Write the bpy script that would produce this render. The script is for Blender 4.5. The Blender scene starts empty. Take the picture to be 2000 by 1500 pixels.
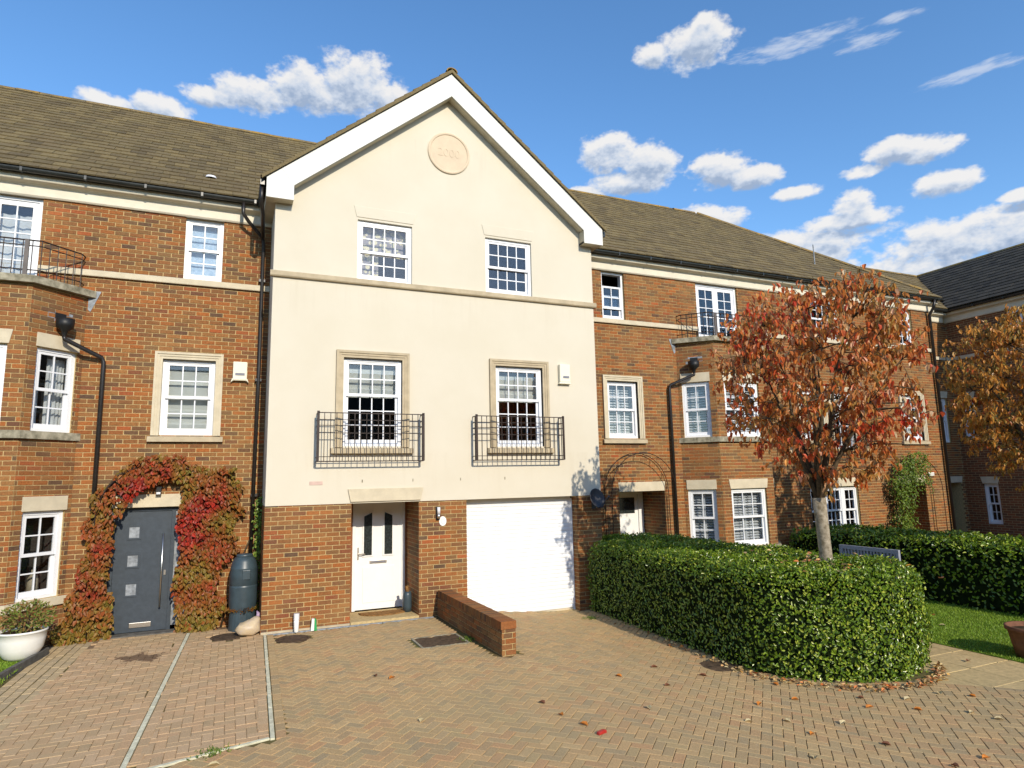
import bpy, math, random
import numpy as np
from mathutils import Matrix, Vector

# ------------------------------------------------------------------ camera, sky, sun, exposure
scene = bpy.context.scene
COL = scene.collection
CAM = np.array([-0.5665, -11.6227, 2.4168])
CR = np.array([0.91620838, -0.40015511, -0.0209307])
CU = np.array([-0.03969633, -0.14262015, 0.98898114])
CF = np.array([0.39873099, 0.90528194, 0.14655446])
cam = bpy.data.cameras.new('camera'); camo = bpy.data.objects.new('camera', cam); COL.objects.link(camo)
cam.sensor_fit = 'HORIZONTAL'; cam.sensor_width = 36; cam.lens = 22.523; cam.clip_start = .1; cam.clip_end = 3000
camo.matrix_world = Matrix([[CR[i], CU[i], -CF[i], CAM[i]] for i in range(3)] + [[0, 0, 0, 1]])
scene.camera = camo

SUN_EL, SUN_AZ = math.radians(27.2), math.radians(5.0)          # height; degrees to the right of the facade normal
sun = bpy.data.lights.new('sun', 'SUN'); suno = bpy.data.objects.new('sun', sun); COL.objects.link(suno)
sun.energy = 4.2; sun.angle = math.radians(.5); sun.color = (1, .90, .74)
tosun = Vector((math.sin(SUN_AZ)*math.cos(SUN_EL), -math.cos(SUN_AZ)*math.cos(SUN_EL), math.sin(SUN_EL)))
suno.rotation_euler = tosun.to_track_quat('Z', 'Y').to_euler()

vs = scene.view_settings
vs.view_transform = 'Standard'; vs.look = 'None'; vs.exposure = 0.1; vs.gamma = 1.0; vs.use_curve_mapping = False
scene.render.engine = 'CYCLES'; scene.cycles.max_bounces = 6; scene.cycles.diffuse_bounces = 3; scene.cycles.glossy_bounces = 3; scene.cycles.transparent_max_bounces = 16

world = bpy.data.worlds.new('World'); scene.world = world; world.use_nodes = True
world.cycles.sampling_method = 'MANUAL'; world.cycles.sample_map_resolution = 256
def build_world():
    nt = world.node_tree; N = nt.nodes; L = nt.links; N.clear()
    out = N.new('ShaderNodeOutputWorld'); bg = N.new('ShaderNodeBackground'); bg.inputs[1].default_value = .128
    sky = N.new('ShaderNodeTexSky'); sky.sky_type = 'NISHITA'; sky.sun_disc = False
    sky.sun_elevation = SUN_EL; sky.sun_rotation = math.pi - SUN_AZ
    sky.altitude = 50; sky.air_density = 1.0; sky.dust_density = .35; sky.ozone_density = 1.6
    # cumulus clouds: blobs (azimuth from +y towards +x, elevation, half sizes in degrees) broken up by noise
    blobs = [(9.5, 32.8, 4.2, 2.6), (5.2, 32.0, 3.8, 2.0), (.8, 31.0, 3.8, 1.4), (-2.8, 30.2, 2.8, .8), (12.6, 31.9, 2.3, 1.6), (-10.6, 28.1, 2.4, .8), (-6.3, 28.7, 2.5, 1.0),
             (41.5, 34.5, 4.3, 1.7), (43.2, 35.3, 2.4, 1.4), (38.2, 34.4, 2.2, 1.1), (33.4, 27.6, 3.0, 1.9), (36.8, 26.4, 3.2, 2.0), (35, 25.3, 4.2, 1.1), (43.2, 25.2, 2.9, 1.7), (45.7, 24.2, 2.5, 1.0),
             (56.4, 23.9, 2.6, 1.1), (58.8, 23.3, 2.4, 1.0), (54.2, 23.0, 1.7, .6), (59.6, 20.8, 2.4, 1.0), (53.3, 20.6, 1.9, 1.3), (52.6, 19.6, 3.8, .8), (49.2, 22.4, 2.0, .6),
             (47.0, 18.0, 9.0, 1.7), (61.0, 16.6, 8.0, 1.9), (41.5, 21.4, 4.0, 1.3), (50, 14.5, 16, 2.2), (31, 24.6, 2.4, .8), (64.2, 18.8, 1.6, .5),
             (-40, 24, 7, 2.2), (-85, 22, 9, 2.4), (88, 27, 7, 2.2), (-125, 30, 8, 2.5), (135, 26, 8, 2.3)]
    wisps = [(62.2, 27.6, 4.0, .6), (58.1, 32.6, 2.2, .45), (55.6, 31.7, 2.6, .6), (50.0, 33.0, 6.0, .9), (23.0, 26.0, 5.0, .8)]
    g = bpy.data.node_groups.new('cloud_field', 'ShaderNodeTree')
    g.interface.new_socket('az', in_out='INPUT', socket_type='NodeSocketFloat')
    g.interface.new_socket('el', in_out='INPUT', socket_type='NodeSocketFloat')
    g.interface.new_socket('field', in_out='OUTPUT', socket_type='NodeSocketFloat')
    g.interface.new_socket('wisp', in_out='OUTPUT', socket_type='NodeSocketFloat')
    gi = g.nodes.new('NodeGroupInput'); go = g.nodes.new('NodeGroupOutput')
    def m(op, a, b=None, c=None, tree=g):
        n = tree.nodes.new('ShaderNodeMath'); n.operation = op
        for i, x in enumerate((a, b, c)):
            if x is None: continue
            if isinstance(x, (int, float)): n.inputs[i].default_value = x
            else: tree.links.new(x, n.inputs[i])
        return n.outputs[0]
    az, el = gi.outputs[0], gi.outputs[1]
    def noise(scx, scy, detail, rough, off):
        cv = g.nodes.new('ShaderNodeCombineXYZ')
        g.links.new(m('MULTIPLY', az, scx), cv.inputs[0]); g.links.new(m('MULTIPLY', el, scy), cv.inputs[1]); cv.inputs[2].default_value = off
        n = g.nodes.new('ShaderNodeTexNoise'); n.noise_dimensions = '3D'; g.links.new(cv.outputs[0], n.inputs['Vector'])
        n.inputs['Scale'].default_value = 1; n.inputs['Detail'].default_value = detail; n.inputs['Roughness'].default_value = rough
        return n.outputs[0]
    n1 = noise(.34, .55, 4, .55, 3.1); n2 = noise(1.5, 2.2, 3, .55, 9.4)
    cp = g.nodes.new('ShaderNodeCombineXYZ'); g.links.new(az, cp.inputs[0]); g.links.new(el, cp.inputs[1])
    def blobfield(lst):
        cur = None
        for a, e, wa, we, *sl in lst:
            ma = g.nodes.new('ShaderNodeVectorMath'); ma.operation = 'MULTIPLY_ADD'; g.links.new(cp.outputs[0], ma.inputs[0])
            ma.inputs[1].default_value = (1/wa, 1/we, 0); ma.inputs[2].default_value = (-a/wa, -e/we, 0)
            dt = g.nodes.new('ShaderNodeVectorMath'); dt.operation = 'DOT_PRODUCT'; g.links.new(ma.outputs[0], dt.inputs[0]); g.links.new(ma.outputs[0], dt.inputs[1])
            cur = dt.outputs['Value'] if cur is None else m('MINIMUM', cur, dt.outputs['Value'])
        return m('SUBTRACT', 1.0, cur)
    cur = blobfield(blobs)
    cur = m('MAXIMUM', cur, -1.5)
    f = m('ADD', cur, m('ADD', m('MULTIPLY', m('SUBTRACT', n1, .5), 2.3), m('MULTIPLY', m('SUBTRACT', n2, .5), 1.0)))
    g.links.new(f, go.inputs[0])
    wn = noise(.5, 2.4, 4, .6, 20.0); wc = blobfield(wisps)
    g.links.new(m('ADD', m('MAXIMUM', wc, -1.0), m('MULTIPLY', m('SUBTRACT', wn, .5), 2.6)), go.inputs[1])
    tc = N.new('ShaderNodeTexCoord'); sx = N.new('ShaderNodeSeparateXYZ'); L.new(tc.outputs['Generated'], sx.inputs[0])
    W = lambda op, a, b=None, c=None: m(op, a, b, c, nt)
    azd = W('MULTIPLY', W('ARCTAN2', sx.outputs[0], sx.outputs[1]), 57.29578)
    eld = W('MULTIPLY', W('ARCSINE', sx.outputs[2]), 57.29578)
    def inst(da, de):
        n = N.new('ShaderNodeGroup'); n.node_tree = g
        L.new(W('ADD', azd, da), n.inputs[0]); L.new(W('ADD', eld, de), n.inputs[1]); return n
    a0, a1 = inst(0, 0), inst(.25, .75)
    def ss(x, lo, hi):
        n = N.new('ShaderNodeMapRange'); n.interpolation_type = 'SMOOTHSTEP'; L.new(x, n.inputs[0])
        n.inputs[1].default_value = lo; n.inputs[2].default_value = hi; return n.outputs[0]
    dens = ss(a0.outputs[0], -.15, .6)
    above = ss(a1.outputs[0], -.3, 1.6)
    shade = W('SUBTRACT', 1.0, W('MULTIPLY', above, .80))
    edge = ss(W('SUBTRACT', a0.outputs[0], a1.outputs[0]), -.7, .7)
    lum = W('ADD', W('MULTIPLY', shade, .72), W('MULTIPLY', edge, .34))
    ramp = N.new('ShaderNodeValToRGB'); L.new(lum, ramp.inputs[0])
    r = ramp.color_ramp; r.elements[0].position = .25; r.elements[0].color = (2.6, 3.3, 4.5, 1)
    r.elements[1].position = .98; r.elements[1].color = (6.6, 6.5, 6.4, 1)
    e = r.elements.new(.6); e.color = (4.6, 5.1, 5.9, 1)
    hs = N.new('ShaderNodeHueSaturation'); hs.inputs['Saturation'].default_value = 1.15; hs.inputs['Value'].default_value = 1.0
    tint = N.new('ShaderNodeMixRGB'); tint.blend_type = 'MULTIPLY'; tint.inputs[0].default_value = 1; tint.inputs[2].default_value = (1.5, 1.62, 1.74, 1); L.new(sky.outputs[0], tint.inputs[1]); L.new(tint.outputs[0], hs.inputs['Color'])
    mx0 = N.new('ShaderNodeMixRGB'); L.new(W('MULTIPLY', ss(a0.outputs[1], .1, 1.3), .55), mx0.inputs[0]); L.new(hs.outputs[0], mx0.inputs[1]); mx0.inputs[2].default_value = (5.8, 6.1, 6.6, 1)
    mx = N.new('ShaderNodeMixRGB'); L.new(W('MULTIPLY', dens, .96), mx.inputs[0]); L.new(mx0.outputs[0], mx.inputs[1]); L.new(ramp.outputs[0], mx.inputs[2])
    L.new(mx.outputs[0], bg.inputs[0]); L.new(bg.outputs[0], out.inputs[0])
build_world()

# ------------------------------------------------------------------ helpers
rng = random.Random(7); nrg = np.random.default_rng(11)
def proj(p):
    q = np.asarray(p, float) - CAM; w = q @ CF
    if w < .2: return None
    f = 1251.26; return 1000 + f*(q @ CR)/w, 750 - f*(q @ CU)/w, w
def in_view(p, mg=0):
    t = proj(p); return t is not None and -mg < t[0] < 2000+mg and -mg < t[1] < 1500+mg

class Fr:
    """a wall frame: u along the wall, d into the wall, z up"""
    def __init__(s, ox, oy, u=(1, 0), n=(0, 1)): s.o = (ox, oy); s.u = u; s.n = n; s.det = u[0]*n[1]-u[1]*n[0]
    def p(s, u, d, z): return (s.o[0]+u*s.u[0]+d*s.n[0], s.o[1]+u*s.u[1]+d*s.n[1], z)
    def sub(s, u, d, du, dd):
        l = math.hypot(du, dd); a, b = du/l, dd/l; o = s.p(u, d, 0)
        U = (a*s.u[0]+b*s.n[0], a*s.u[1]+b*s.n[1]); Nn = (-b*s.u[0]+a*s.n[0], -b*s.u[1]+a*s.n[1])
        return Fr(o[0], o[1], U, Nn)
    def ang(s): return math.atan2(s.u[1], s.u[0])
WF = Fr(0, 0)
BOXF = ((0, 3, 2, 1), (4, 5, 6, 7), (0, 1, 5, 4), (1, 2, 6, 5), (2, 3, 7, 6), (3, 0, 4, 7))
class MB:
    def __init__(s, F=None): s.v = []; s.f = []; s.r = []; s.F = F
    def add(s, vs_, fs, r=0.0):
        k = len(s.v)
        if s.F is None: s.v += [tuple(x) for x in vs_]; fl = False
        else: s.v += [s.F.p(*x) for x in vs_]; fl = s.F.det < 0
        for f in fs:
            f = tuple(k+i for i in f); s.f.append(f[::-1] if fl else f); s.r.append(r)
        return s
    def box(s, x0, x1, y0, y1, z0, z1, r=0.0):
        return s.add([(x0, y0, z0), (x1, y0, z0), (x1, y1, z0), (x0, y1, z0), (x0, y0, z1), (x1, y0, z1), (x1, y1, z1), (x0, y1, z1)], BOXF, r)
    def prism(s, poly, y0, y1):                       # polygon in (x, z), extruded in y
        n = len(poly)
        return s.add([(x, y0, z) for x, z in poly]+[(x, y1, z) for x, z in poly],
                     [tuple(range(n)), tuple(range(2*n-1, n-1, -1))]+[(i, i+n, (i+1) % n+n, (i+1) % n) for i in range(n)])
    def slab(s, poly, z0, z1):                        # polygon in (x, y), extruded in z
        n = len(poly)
        return s.add([(x, y, z0) for x, y in poly]+[(x, y, z1) for x, y in poly],
                     [tuple(range(n-1, -1, -1)), tuple(range(n, 2*n))]+[(i, (i+1) % n, (i+1) % n+n, i+n) for i in range(n)])
    def xprism(s, prof, x0, x1):                      # profile in (y, z), extruded in x
        n = len(prof)
        return s.add([(x0, y, z) for y, z in prof]+[(x1, y, z) for y, z in prof],
                     [tuple(range(n)), tuple(range(2*n-1, n-1, -1))]+[(i, i+n, (i+1) % n+n, (i+1) % n) for i in range(n)])
    def tube(s, pts, rad, n=8, cap=True):
        pts = [Vector(p) for p in pts]; R = rad if isinstance(rad, (list, tuple)) else [rad]*len(pts)
        vs_, fs = [], []; side = None
        for i, p in enumerate(pts):
            t = ((pts[min(i+1, len(pts)-1)]-pts[max(i-1, 0)])).normalized()
            if side is None: side = t.orthogonal().normalized()
            else: side = (side - t*side.dot(t)).normalized()
            b = t.cross(side)
            for k in range(n):
                a = 2*math.pi*k/n; vs_.append(p + (side*math.cos(a)+b*math.sin(a))*R[i])
        for i in range(len(pts)-1):
            for k in range(n): fs.append((i*n+k, i*n+(k+1) % n, (i+1)*n+(k+1) % n, (i+1)*n+k))
        if cap: fs += [tuple(range(n-1, -1, -1)), tuple(range((len(pts)-1)*n, len(pts)*n))]
        return s.add([tuple(v) for v in vs_], fs)
    def lathe(s, prof, c, n=24, sx=1, sy=1):
        vs_ = [(c[0]+r*sx*math.cos(2*math.pi*k/n), c[1]+r*sy*math.sin(2*math.pi*k/n), c[2]+z) for r, z in prof for k in range(n)]
        fs = [(i*n+k, i*n+(k+1) % n, (i+1)*n+(k+1) % n, (i+1)*n+k) for i in range(len(prof)-1) for k in range(n)]
        return s.add(vs_, fs)
    def build(s, name, mat, parent=None, smooth=False, kind=None, bevel=0, label=None):
        me = bpy.data.meshes.new(name); me.from_pydata(s.v, [], s.f)
        if any(s.r):
            a = me.attributes.new('rnd', 'FLOAT', 'FACE'); a.data.foreach_set('value', np.array(s.r, np.float32))
        if smooth: me.polygons.foreach_set('use_smooth', np.ones(len(s.f), bool))
        me.materials.append(mat); me.update()
        o = bpy.data.objects.new(name, me); COL.objects.link(o)
        if bevel:
            bm = o.modifiers.new('bevel', 'BEVEL'); bm.width = bevel; bm.segments = 2; bm.limit_method = 'ANGLE'
        if kind: o['kind'] = kind
        if label: o['label'] = label
        return setp(o, parent)
def setp(o, parent):
    if parent is not None:
        o.parent = parent
        if parent.type == 'EMPTY': o.matrix_parent_inverse = Matrix.Translation(-Vector(parent.location))
    return o
def tag(o, label, cat, group=None):
    o['label'] = label; o['category'] = cat
    if group: o['group'] = group
    return o
def thing(name, label, cat, loc=(0, 0, 0), group=None):
    o = bpy.data.objects.new(name, None); o.empty_display_size = .2; o.location = loc; COL.objects.link(o)
    return tag(o, label, cat, group)
def struct(o): o['kind'] = 'structure'; return o
def inst(me, name, parent, M):
    o = bpy.data.objects.new(name, me); COL.objects.link(o); o.parent = parent
    if parent.type == 'EMPTY': o.matrix_parent_inverse = Matrix.Translation(-Vector(parent.location))
    o.matrix_basis = M; return o
def np_mesh(name, V, Fq, mat, parent=None, rnd=None, kind=None, smooth=False):
    """V (n,3), Fq (m,k) face index array"""
    me = bpy.data.meshes.new(name); n, (mf, k) = len(V), Fq.shape
    me.vertices.add(n); me.vertices.foreach_set('co', np.ascontiguousarray(V, np.float32).ravel())
    me.loops.add(mf*k); me.loops.foreach_set('vertex_index', np.ascontiguousarray(Fq, np.int32).ravel())
    me.polygons.add(mf); me.polygons.foreach_set('loop_start', np.arange(0, mf*k, k, dtype=np.int32))
    if rnd is not None:
        a = me.attributes.new('rnd', 'FLOAT', 'FACE'); a.data.foreach_set('value', np.ascontiguousarray(rnd, np.float32))
    me.polygons.foreach_set('use_smooth', np.full(mf, smooth, bool))
    me.materials.append(mat); me.update(calc_edges=True)
    o = bpy.data.objects.new(name, me); COL.objects.link(o)
    if kind: o['kind'] = kind
    return setp(o, parent)

# ------------------------------------------------------------------ materials
def new_mat(name):
    mt = bpy.data.materials.new(name); mt.use_nodes = True; nt = mt.node_tree
    return mt, nt, nt.nodes['Principled BSDF'], nt.nodes.new, nt.links.new
def noise_node(nt, coord, scale, detail=4, rough=.6, out=0):
    n = nt.nodes.new('ShaderNodeTexNoise'); n.inputs['Scale'].default_value = scale
    n.inputs['Detail'].default_value = detail; n.inputs['Roughness'].default_value = rough
    nt.links.new(coord, n.inputs['Vector']); return n.outputs[out]
def ramp_node(nt, fac, stops):
    r = nt.nodes.new('ShaderNodeValToRGB'); nt.links.new(fac, r.inputs[0]); cr = r.color_ramp
    while len(cr.elements) < len(stops): cr.elements.new(.5)
    for e, (p, c) in zip(cr.elements, stops): e.position = p; e.color = (*c, 1) if len(c) == 3 else c
    return r.outputs[0]
def mixc(nt, fac, a, b, mode='MIX'):
    n = nt.nodes.new('ShaderNodeMixRGB'); n.blend_type = mode
    for i, x in enumerate((fac, a, b)):
        if isinstance(x, (int, float)): n.inputs[i].default_value = x
        elif isinstance(x, tuple): n.inputs[i].default_value = (*x, 1)
        else: nt.links.new(x, n.inputs[i])
    return n.outputs[0]
def math_node(nt, op, a, b=None):
    n = nt.nodes.new('ShaderNodeMath'); n.operation = op
    for i, x in enumerate((a, b)):
        if x is None: continue
        if isinstance(x, (int, float)): n.inputs[i].default_value = x
        else: nt.links.new(x, n.inputs[i])
    return n.outputs[0]
def geo_pos(nt): return nt.nodes.new('ShaderNodeNewGeometry').outputs['Position']
def piece_random(nt):
    a = nt.nodes.new('ShaderNodeAttribute'); a.attribute_name = 'rnd'; o = nt.nodes.new('ShaderNodeObjectInfo')
    return math_node(nt, 'FRACT', math_node(nt, 'ADD', a.outputs['Fac'], o.outputs['Random']))
def bump(nt, bsdf, h, strength, dist=.01):
    b = nt.nodes.new('ShaderNodeBump'); b.inputs['Strength'].default_value = strength; b.inputs['Distance'].default_value = dist
    nt.links.new(h, b.inputs['Height']); nt.links.new(b.outputs[0], bsdf.inputs['Normal'])
def plain(name, col, rough=.6, spec=.4, metal=0, var=.12, vscale=6, bmp=0, bscale=60, col2=None):
    mt, nt, b, new, link = new_mat(name); b.inputs['Roughness'].default_value = rough
    b.inputs['Specular IOR Level'].default_value = spec; b.inputs['Metallic'].default_value = metal
    P = geo_pos(nt); n = noise_node(nt, P, vscale, 5)
    c2 = col2 or tuple(c*(1-var*2.2) for c in col)
    f = ramp_node(nt, n, [(.35, (0, 0, 0)), (.68, (1, 1, 1))])
    link(mixc(nt, f, c2, col), b.inputs['Base Color'])
    if bmp: bump(nt, b, noise_node(nt, P, bscale, 4), bmp)
    return mt
def pieces(name, stops, rough=.85, spec=.2, fine=40, fine_amt=.35, stain=None, bmp=.25, big=None):
    """material for bricks, tiles, pavers: each piece its own colour, grain on top"""
    mt, nt, b, new, link = new_mat(name); b.inputs['Roughness'].default_value = rough; b.inputs['Specular IOR Level'].default_value = spec
    P = geo_pos(nt); c = ramp_node(nt, piece_random(nt), stops)
    for e in nt.nodes:
        if e.type == 'VALTORGB': e.color_ramp.interpolation = 'LINEAR'
    g = noise_node(nt, P, fine, 5, .7)
    gf = ramp_node(nt, g, [(.3, (1-fine_amt,)*3), (.7, (1+fine_amt*.6,)*3)])
    c = mixc(nt, 1.0, c, gf, 'MULTIPLY')
    if big:
        sc, amt, col = big
        f = math_node(nt, 'MULTIPLY', ramp_node(nt, noise_node(nt, P, sc, 6, .62), [(.45, (0, 0, 0)), (.72, (1, 1, 1))]), amt)
        c = mixc(nt, f, c, col)
    if stain: c = stain(nt, P, c)
    link(c, b.inputs['Base Color']); bump(nt, b, g, bmp, .004)
    return mt

M = {}
M['render'] = plain('cream_render', (.60, .545, .435), .9, .15, var=.035, vscale=1.1, bmp=.12, bscale=140)
def render_mat():
    mt, nt, b, new, link = new_mat('cream_render'); P = geo_pos(nt); b.inputs['Roughness'].default_value = .92; b.inputs['Specular IOR Level'].default_value = .12
    c = mixc(nt, ramp_node(nt, noise_node(nt, P, .9, 5, .6), [(.35, (0, 0, 0)), (.7, (1, 1, 1))]), (.605, .55, .435), (.635, .585, .475))
    mp = new('ShaderNodeMapping'); mp.inputs['Scale'].default_value = (7, 7, .5); link(P, mp.inputs[0])
    st = ramp_node(nt, noise_node(nt, mp.outputs[0], 1.0, 5, .65), [(.52, (0, 0, 0)), (.75, (1, 1, 1))]); s_ = new('ShaderNodeSeparateXYZ'); link(P, s_.inputs[0])
    band = ramp_node(nt, math_node(nt, 'FRACT', math_node(nt, 'DIVIDE', math_node(nt, 'SUBTRACT', s_.outputs[2], 6.03), 3.1)), [(.72, (0, 0, 0)), (.995, (1, 1, 1))])
    f = math_node(nt, 'MULTIPLY', math_node(nt, 'MULTIPLY', st, band), .22)
    link(mixc(nt, f, c, (.44, .36, .25)), b.inputs['Base Color']); bump(nt, b, noise_node(nt, P, 130, 4), .16, .006); return mt
M['render'] = render_mat()
M['stone'] = plain('cast_stone', (.52, .43, .29), .9, .15, var=.1, vscale=5, bmp=.2, bscale=90)
M['stonepale'] = plain('pale_cast_stone', (.62, .54, .39), .9, .15, var=.07, vscale=5, bmp=.15, bscale=90)
M['stonegrey'] = plain('weathered_stone', (.42, .38, .28), .95, .1, var=.25, vscale=9, bmp=.3, bscale=60, col2=(.16, .145, .1))
M['white'] = plain('white_upvc', (.78, .79, .81), .35, .4, var=.02)
M['cornice'] = plain('painted_cornice', (.70, .645, .51), .6, .3, var=.06, vscale=3)
M['barge'] = plain('painted_bargeboard', (.74, .73, .68), .55, .3, var=.03, vscale=2)
M['soffit'] = plain('soffit_board', (.55, .50, .38), .8, .2, var=.08)
M['lead'] = plain('lead_flashing', (.34, .37, .40), .6, .4, var=.25, vscale=14)
M['blackpipe'] = plain('black_pipe', (.022, .018, .016), .38, .5, var=.15, vscale=20)
M['gutter'] = plain('gutter_black', (.03, .034, .032), .35, .5, var=.2, vscale=9)
M['mortar'] = plain('mortar', (.60, .45, .22), .95, .1, var=.14, vscale=22, bmp=.3)
BST = [(0, (0.250, 0.088, 0.027)), (.16, (0.340, 0.113, 0.030)), (.3, (0.190, 0.083, 0.034)), (.45, (0.280, 0.113, 0.034)), (.58, (0.140, 0.070, 0.036)), (.7, (0.310, 0.135, 0.043)), (.82, (0.220, 0.108, 0.040)), (.92, (0.105, 0.061, 0.038)), (1, (0.360, 0.095, 0.028))]
M['brick'] = pieces('red_brown_brick', BST, fine=55, fine_amt=.4, big=(1.3, .22, (.36, .25, .11)))
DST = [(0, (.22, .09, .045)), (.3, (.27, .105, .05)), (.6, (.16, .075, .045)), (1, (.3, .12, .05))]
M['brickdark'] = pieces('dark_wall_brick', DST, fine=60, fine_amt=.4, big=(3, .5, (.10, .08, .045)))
TST = [(0, (0.155, 0.117, 0.058)), (.25, (0.197, 0.149, 0.072)), (.5, (0.130, 0.099, 0.051)), (.75, (0.171, 0.129, 0.068)), (1, (0.109, 0.084, 0.047))]
M['tile'] = pieces('concrete_roof_tile', TST, fine=30, fine_amt=.4, bmp=.4, big=(2.2, .35, (.22, .18, .09)))
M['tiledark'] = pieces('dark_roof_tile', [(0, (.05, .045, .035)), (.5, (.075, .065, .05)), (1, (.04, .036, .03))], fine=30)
M['ridge'] = pieces('lichen_ridge_tile', [(0, (.2, .155, .08)), (.5, (.15, .12, .07)), (1, (.24, .17, .08))], fine=25, fine_amt=.4, big=(2.6, .75, (.42, .24, .03)))
M['deck'] = plain('roof_underlay', (.07, .06, .045), .95, .1)
def drive_stain(nt, P, c):
    f = ramp_node(nt, noise_node(nt, P, .55, 5, .6), [(.42, (0, 0, 0)), (.66, (1, 1, 1))])
    c = mixc(nt, math_node(nt, 'MULTIPLY', f, .45), c, (.42, .31, .155))
    f2 = ramp_node(nt, noise_node(nt, P, 2.7, 4, .6), [(.56, (0, 0, 0)), (.70, (1, 1, 1))])
    c = mixc(nt, math_node(nt, 'MULTIPLY', f2, .4), c, (.31, .24, .13))
    f3 = ramp_node(nt, noise_node(nt, P, 26, 2, .5), [(.72, (0, 0, 0)), (.76, (1, 1, 1))])
    return mixc(nt, math_node(nt, 'MULTIPLY', f3, .5), c, (.55, .47, .36))
PST = [(0, (.46, .31, .15)), (.2, (.53, .345, .165)), (.35, (.40, .285, .15)), (.5, (.50, .295, .145)), (.65, (.45, .325, .16)), (.8, (.37, .275, .155)), (1, (.54, .37, .18))]
M['paver'] = pieces('herringbone_block', PST, fine=70, fine_amt=.35, bmp=.5, stain=drive_stain)
def puddle(nt, P, c):
    s = nt.nodes.new('ShaderNodeSeparateXYZ'); nt.links.new(P, s.inputs[0])
    n = noise_node(nt, P, 3.2, 6, .7)
    dx = math_node(nt, 'DIVIDE', math_node(nt, 'ADD', s.outputs[0], 1.62), .52); dy = math_node(nt, 'DIVIDE', math_node(nt, 'ADD', s.outputs[1], .62), .42)
    q = math_node(nt, 'ADD', math_node(nt, 'MULTIPLY', dx, dx), math_node(nt, 'MULTIPLY', dy, dy))
    q = math_node(nt, 'SUBTRACT', math_node(nt, 'SUBTRACT', 1.0, q), math_node(nt, 'MULTIPLY', math_node(nt, 'SUBTRACT', n, .45), 5.0))
    f = ramp_node(nt, q, [(.45, (0, 0, 0)), (.55, (1, 1, 1))])
    return mixc(nt, math_node(nt, 'MULTIPLY', f, .8), drive_stain(nt, P, c), (.10, .058, .035))
M['paverpink'] = pieces('pink_block', [(0, (.50, .325, .18)), (.3, (.55, .36, .195)), (.6, (.46, .32, .18)), (1, (.57, .39, .225))], fine=70, fine_amt=.25, bmp=.4, stain=puddle)
M['paverbuff'] = pieces('buff_block', [(0, (.48, .36, .2)), (.5, (.54, .40, .22)), (1, (.44, .34, .2))], fine=70, fine_amt=.25, bmp=.4)
M['joint'] = plain('sanded_joint', (.15, .105, .05), .98, .05, var=.3, vscale=2.2, col2=(.13, .125, .045))
M['jointlight'] = plain('pale_sanded_joint', (.33, .22, .135), .98, .05, var=.3, vscale=5)
M['concrete'] = plain('edging_concrete', (.74, .70, .50), .92, .15, var=.15, vscale=12, bmp=.2)
M['kerb'] = plain('kerb_stone', (.16, .15, .13), .95, .1, var=.2, vscale=10, bmp=.3)
M['flag'] = pieces('buff_flagstone', [(0, (.53, .385, .18)), (.5, (.58, .425, .205)), (1, (.48, .355, .17))], fine=18, fine_amt=.3, big=(2.5, .4, (.34, .26, .13)))
M['soil'] = plain('soil_ground', (.12, .085, .05), .98, .05, var=.3, vscale=3, bmp=.5, bscale=20)
M['grass'] = plain('lawn_turf', (.15, .24, .02), .9, .15, var=.25, vscale=9, bmp=.5, bscale=150)
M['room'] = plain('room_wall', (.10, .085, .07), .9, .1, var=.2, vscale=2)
M['blind'] = plain('blind_fabric', (.74, .74, .66), .9, .1, var=.05, vscale=4)
M['curtain'] = plain('white_curtain', (.78, .78, .74), .9, .1, var=.06, vscale=4)
M['frost'] = plain('frosted_film', (.62, .74, .84), .5, .3, var=.3, vscale=16, col2=(.36, .52, .66))
M['shutter'] = plain('shutter_paint', (.72, .72, .70), .5, .3, var=.03)
M['iron'] = plain('wrought_iron', (.035, .017, .012), .5, .4, var=.3, vscale=30)
M['railgrey'] = plain('grey_rail_paint', (.12, .10, .09), .5, .4, var=.2)
M['doorwhite'] = plain('white_door_skin', (.80, .80, .78), .4, .4, var=.015)
M['garage'] = plain('white_garage_slat', (.80, .81, .82), .45, .35, var=.015)
M['anthracite'] = plain('anthracite_door_skin', (.048, .062, .078), .45, .4, var=.1, vscale=14)
M['steel'] = plain('brushed_steel', (.7, .68, .64), .3, .5, metal=1, var=.05)
M['chrome'] = plain('satin_chrome', (.62, .58, .52), .35, .5, metal=1, var=.05)
M['bluegrey'] = plain('butt_plastic', (.045, .07, .085), .38, .5, var=.12, vscale=8)
M['black'] = plain('black_plastic', (.012, .012, .012), .5, .4)
M['dish'] = plain('dish_grey', (.035, .035, .04), .45, .4)
M['alarm'] = plain('alarm_cream', (.80, .76, .60), .5, .3, var=.03)
M['alarmgrey'] = plain('alarm_strip', (.22, .23, .27), .5, .3)
M['medal'] = plain('medallion_stone', (.66, .535, .385), .9, .1, var=.05, vscale=4, bmp=.15)
M['pinkbrick'] = plain('air_brick', (.62, .45, .38), .9, .1, var=.1)
M['terracotta'] = plain('terracotta', (.22, .10, .055), .85, .2, var=.2, vscale=10)
M['potwhite'] = plain('glazed_white', (.82, .80, .74), .25, .5, var=.03)
M['sack'] = plain('plastic_sack', (.52, .40, .23), .45, .4, var=.3, vscale=14, col2=(.46, .36, .26))
M['band'] = plain('printed_band', (.42, .30, .42), .4, .4, var=.2, vscale=20)
M['green'] = plain('green_plastic', (.03, .35, .10), .4, .4)
M['coir'] = plain('coir_mat', (.36, .19, .07), .98, .05, var=.25, vscale=25, bmp=.6, bscale=200)
M['manhole'] = plain('cast_iron_cover', (.13, .085, .05), .75, .3, var=.3, vscale=14, bmp=.6, bscale=70)
M['bench'] = plain('weathered_bench', (.34, .36, .43), .8, .2, var=.12, vscale=10)
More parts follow.
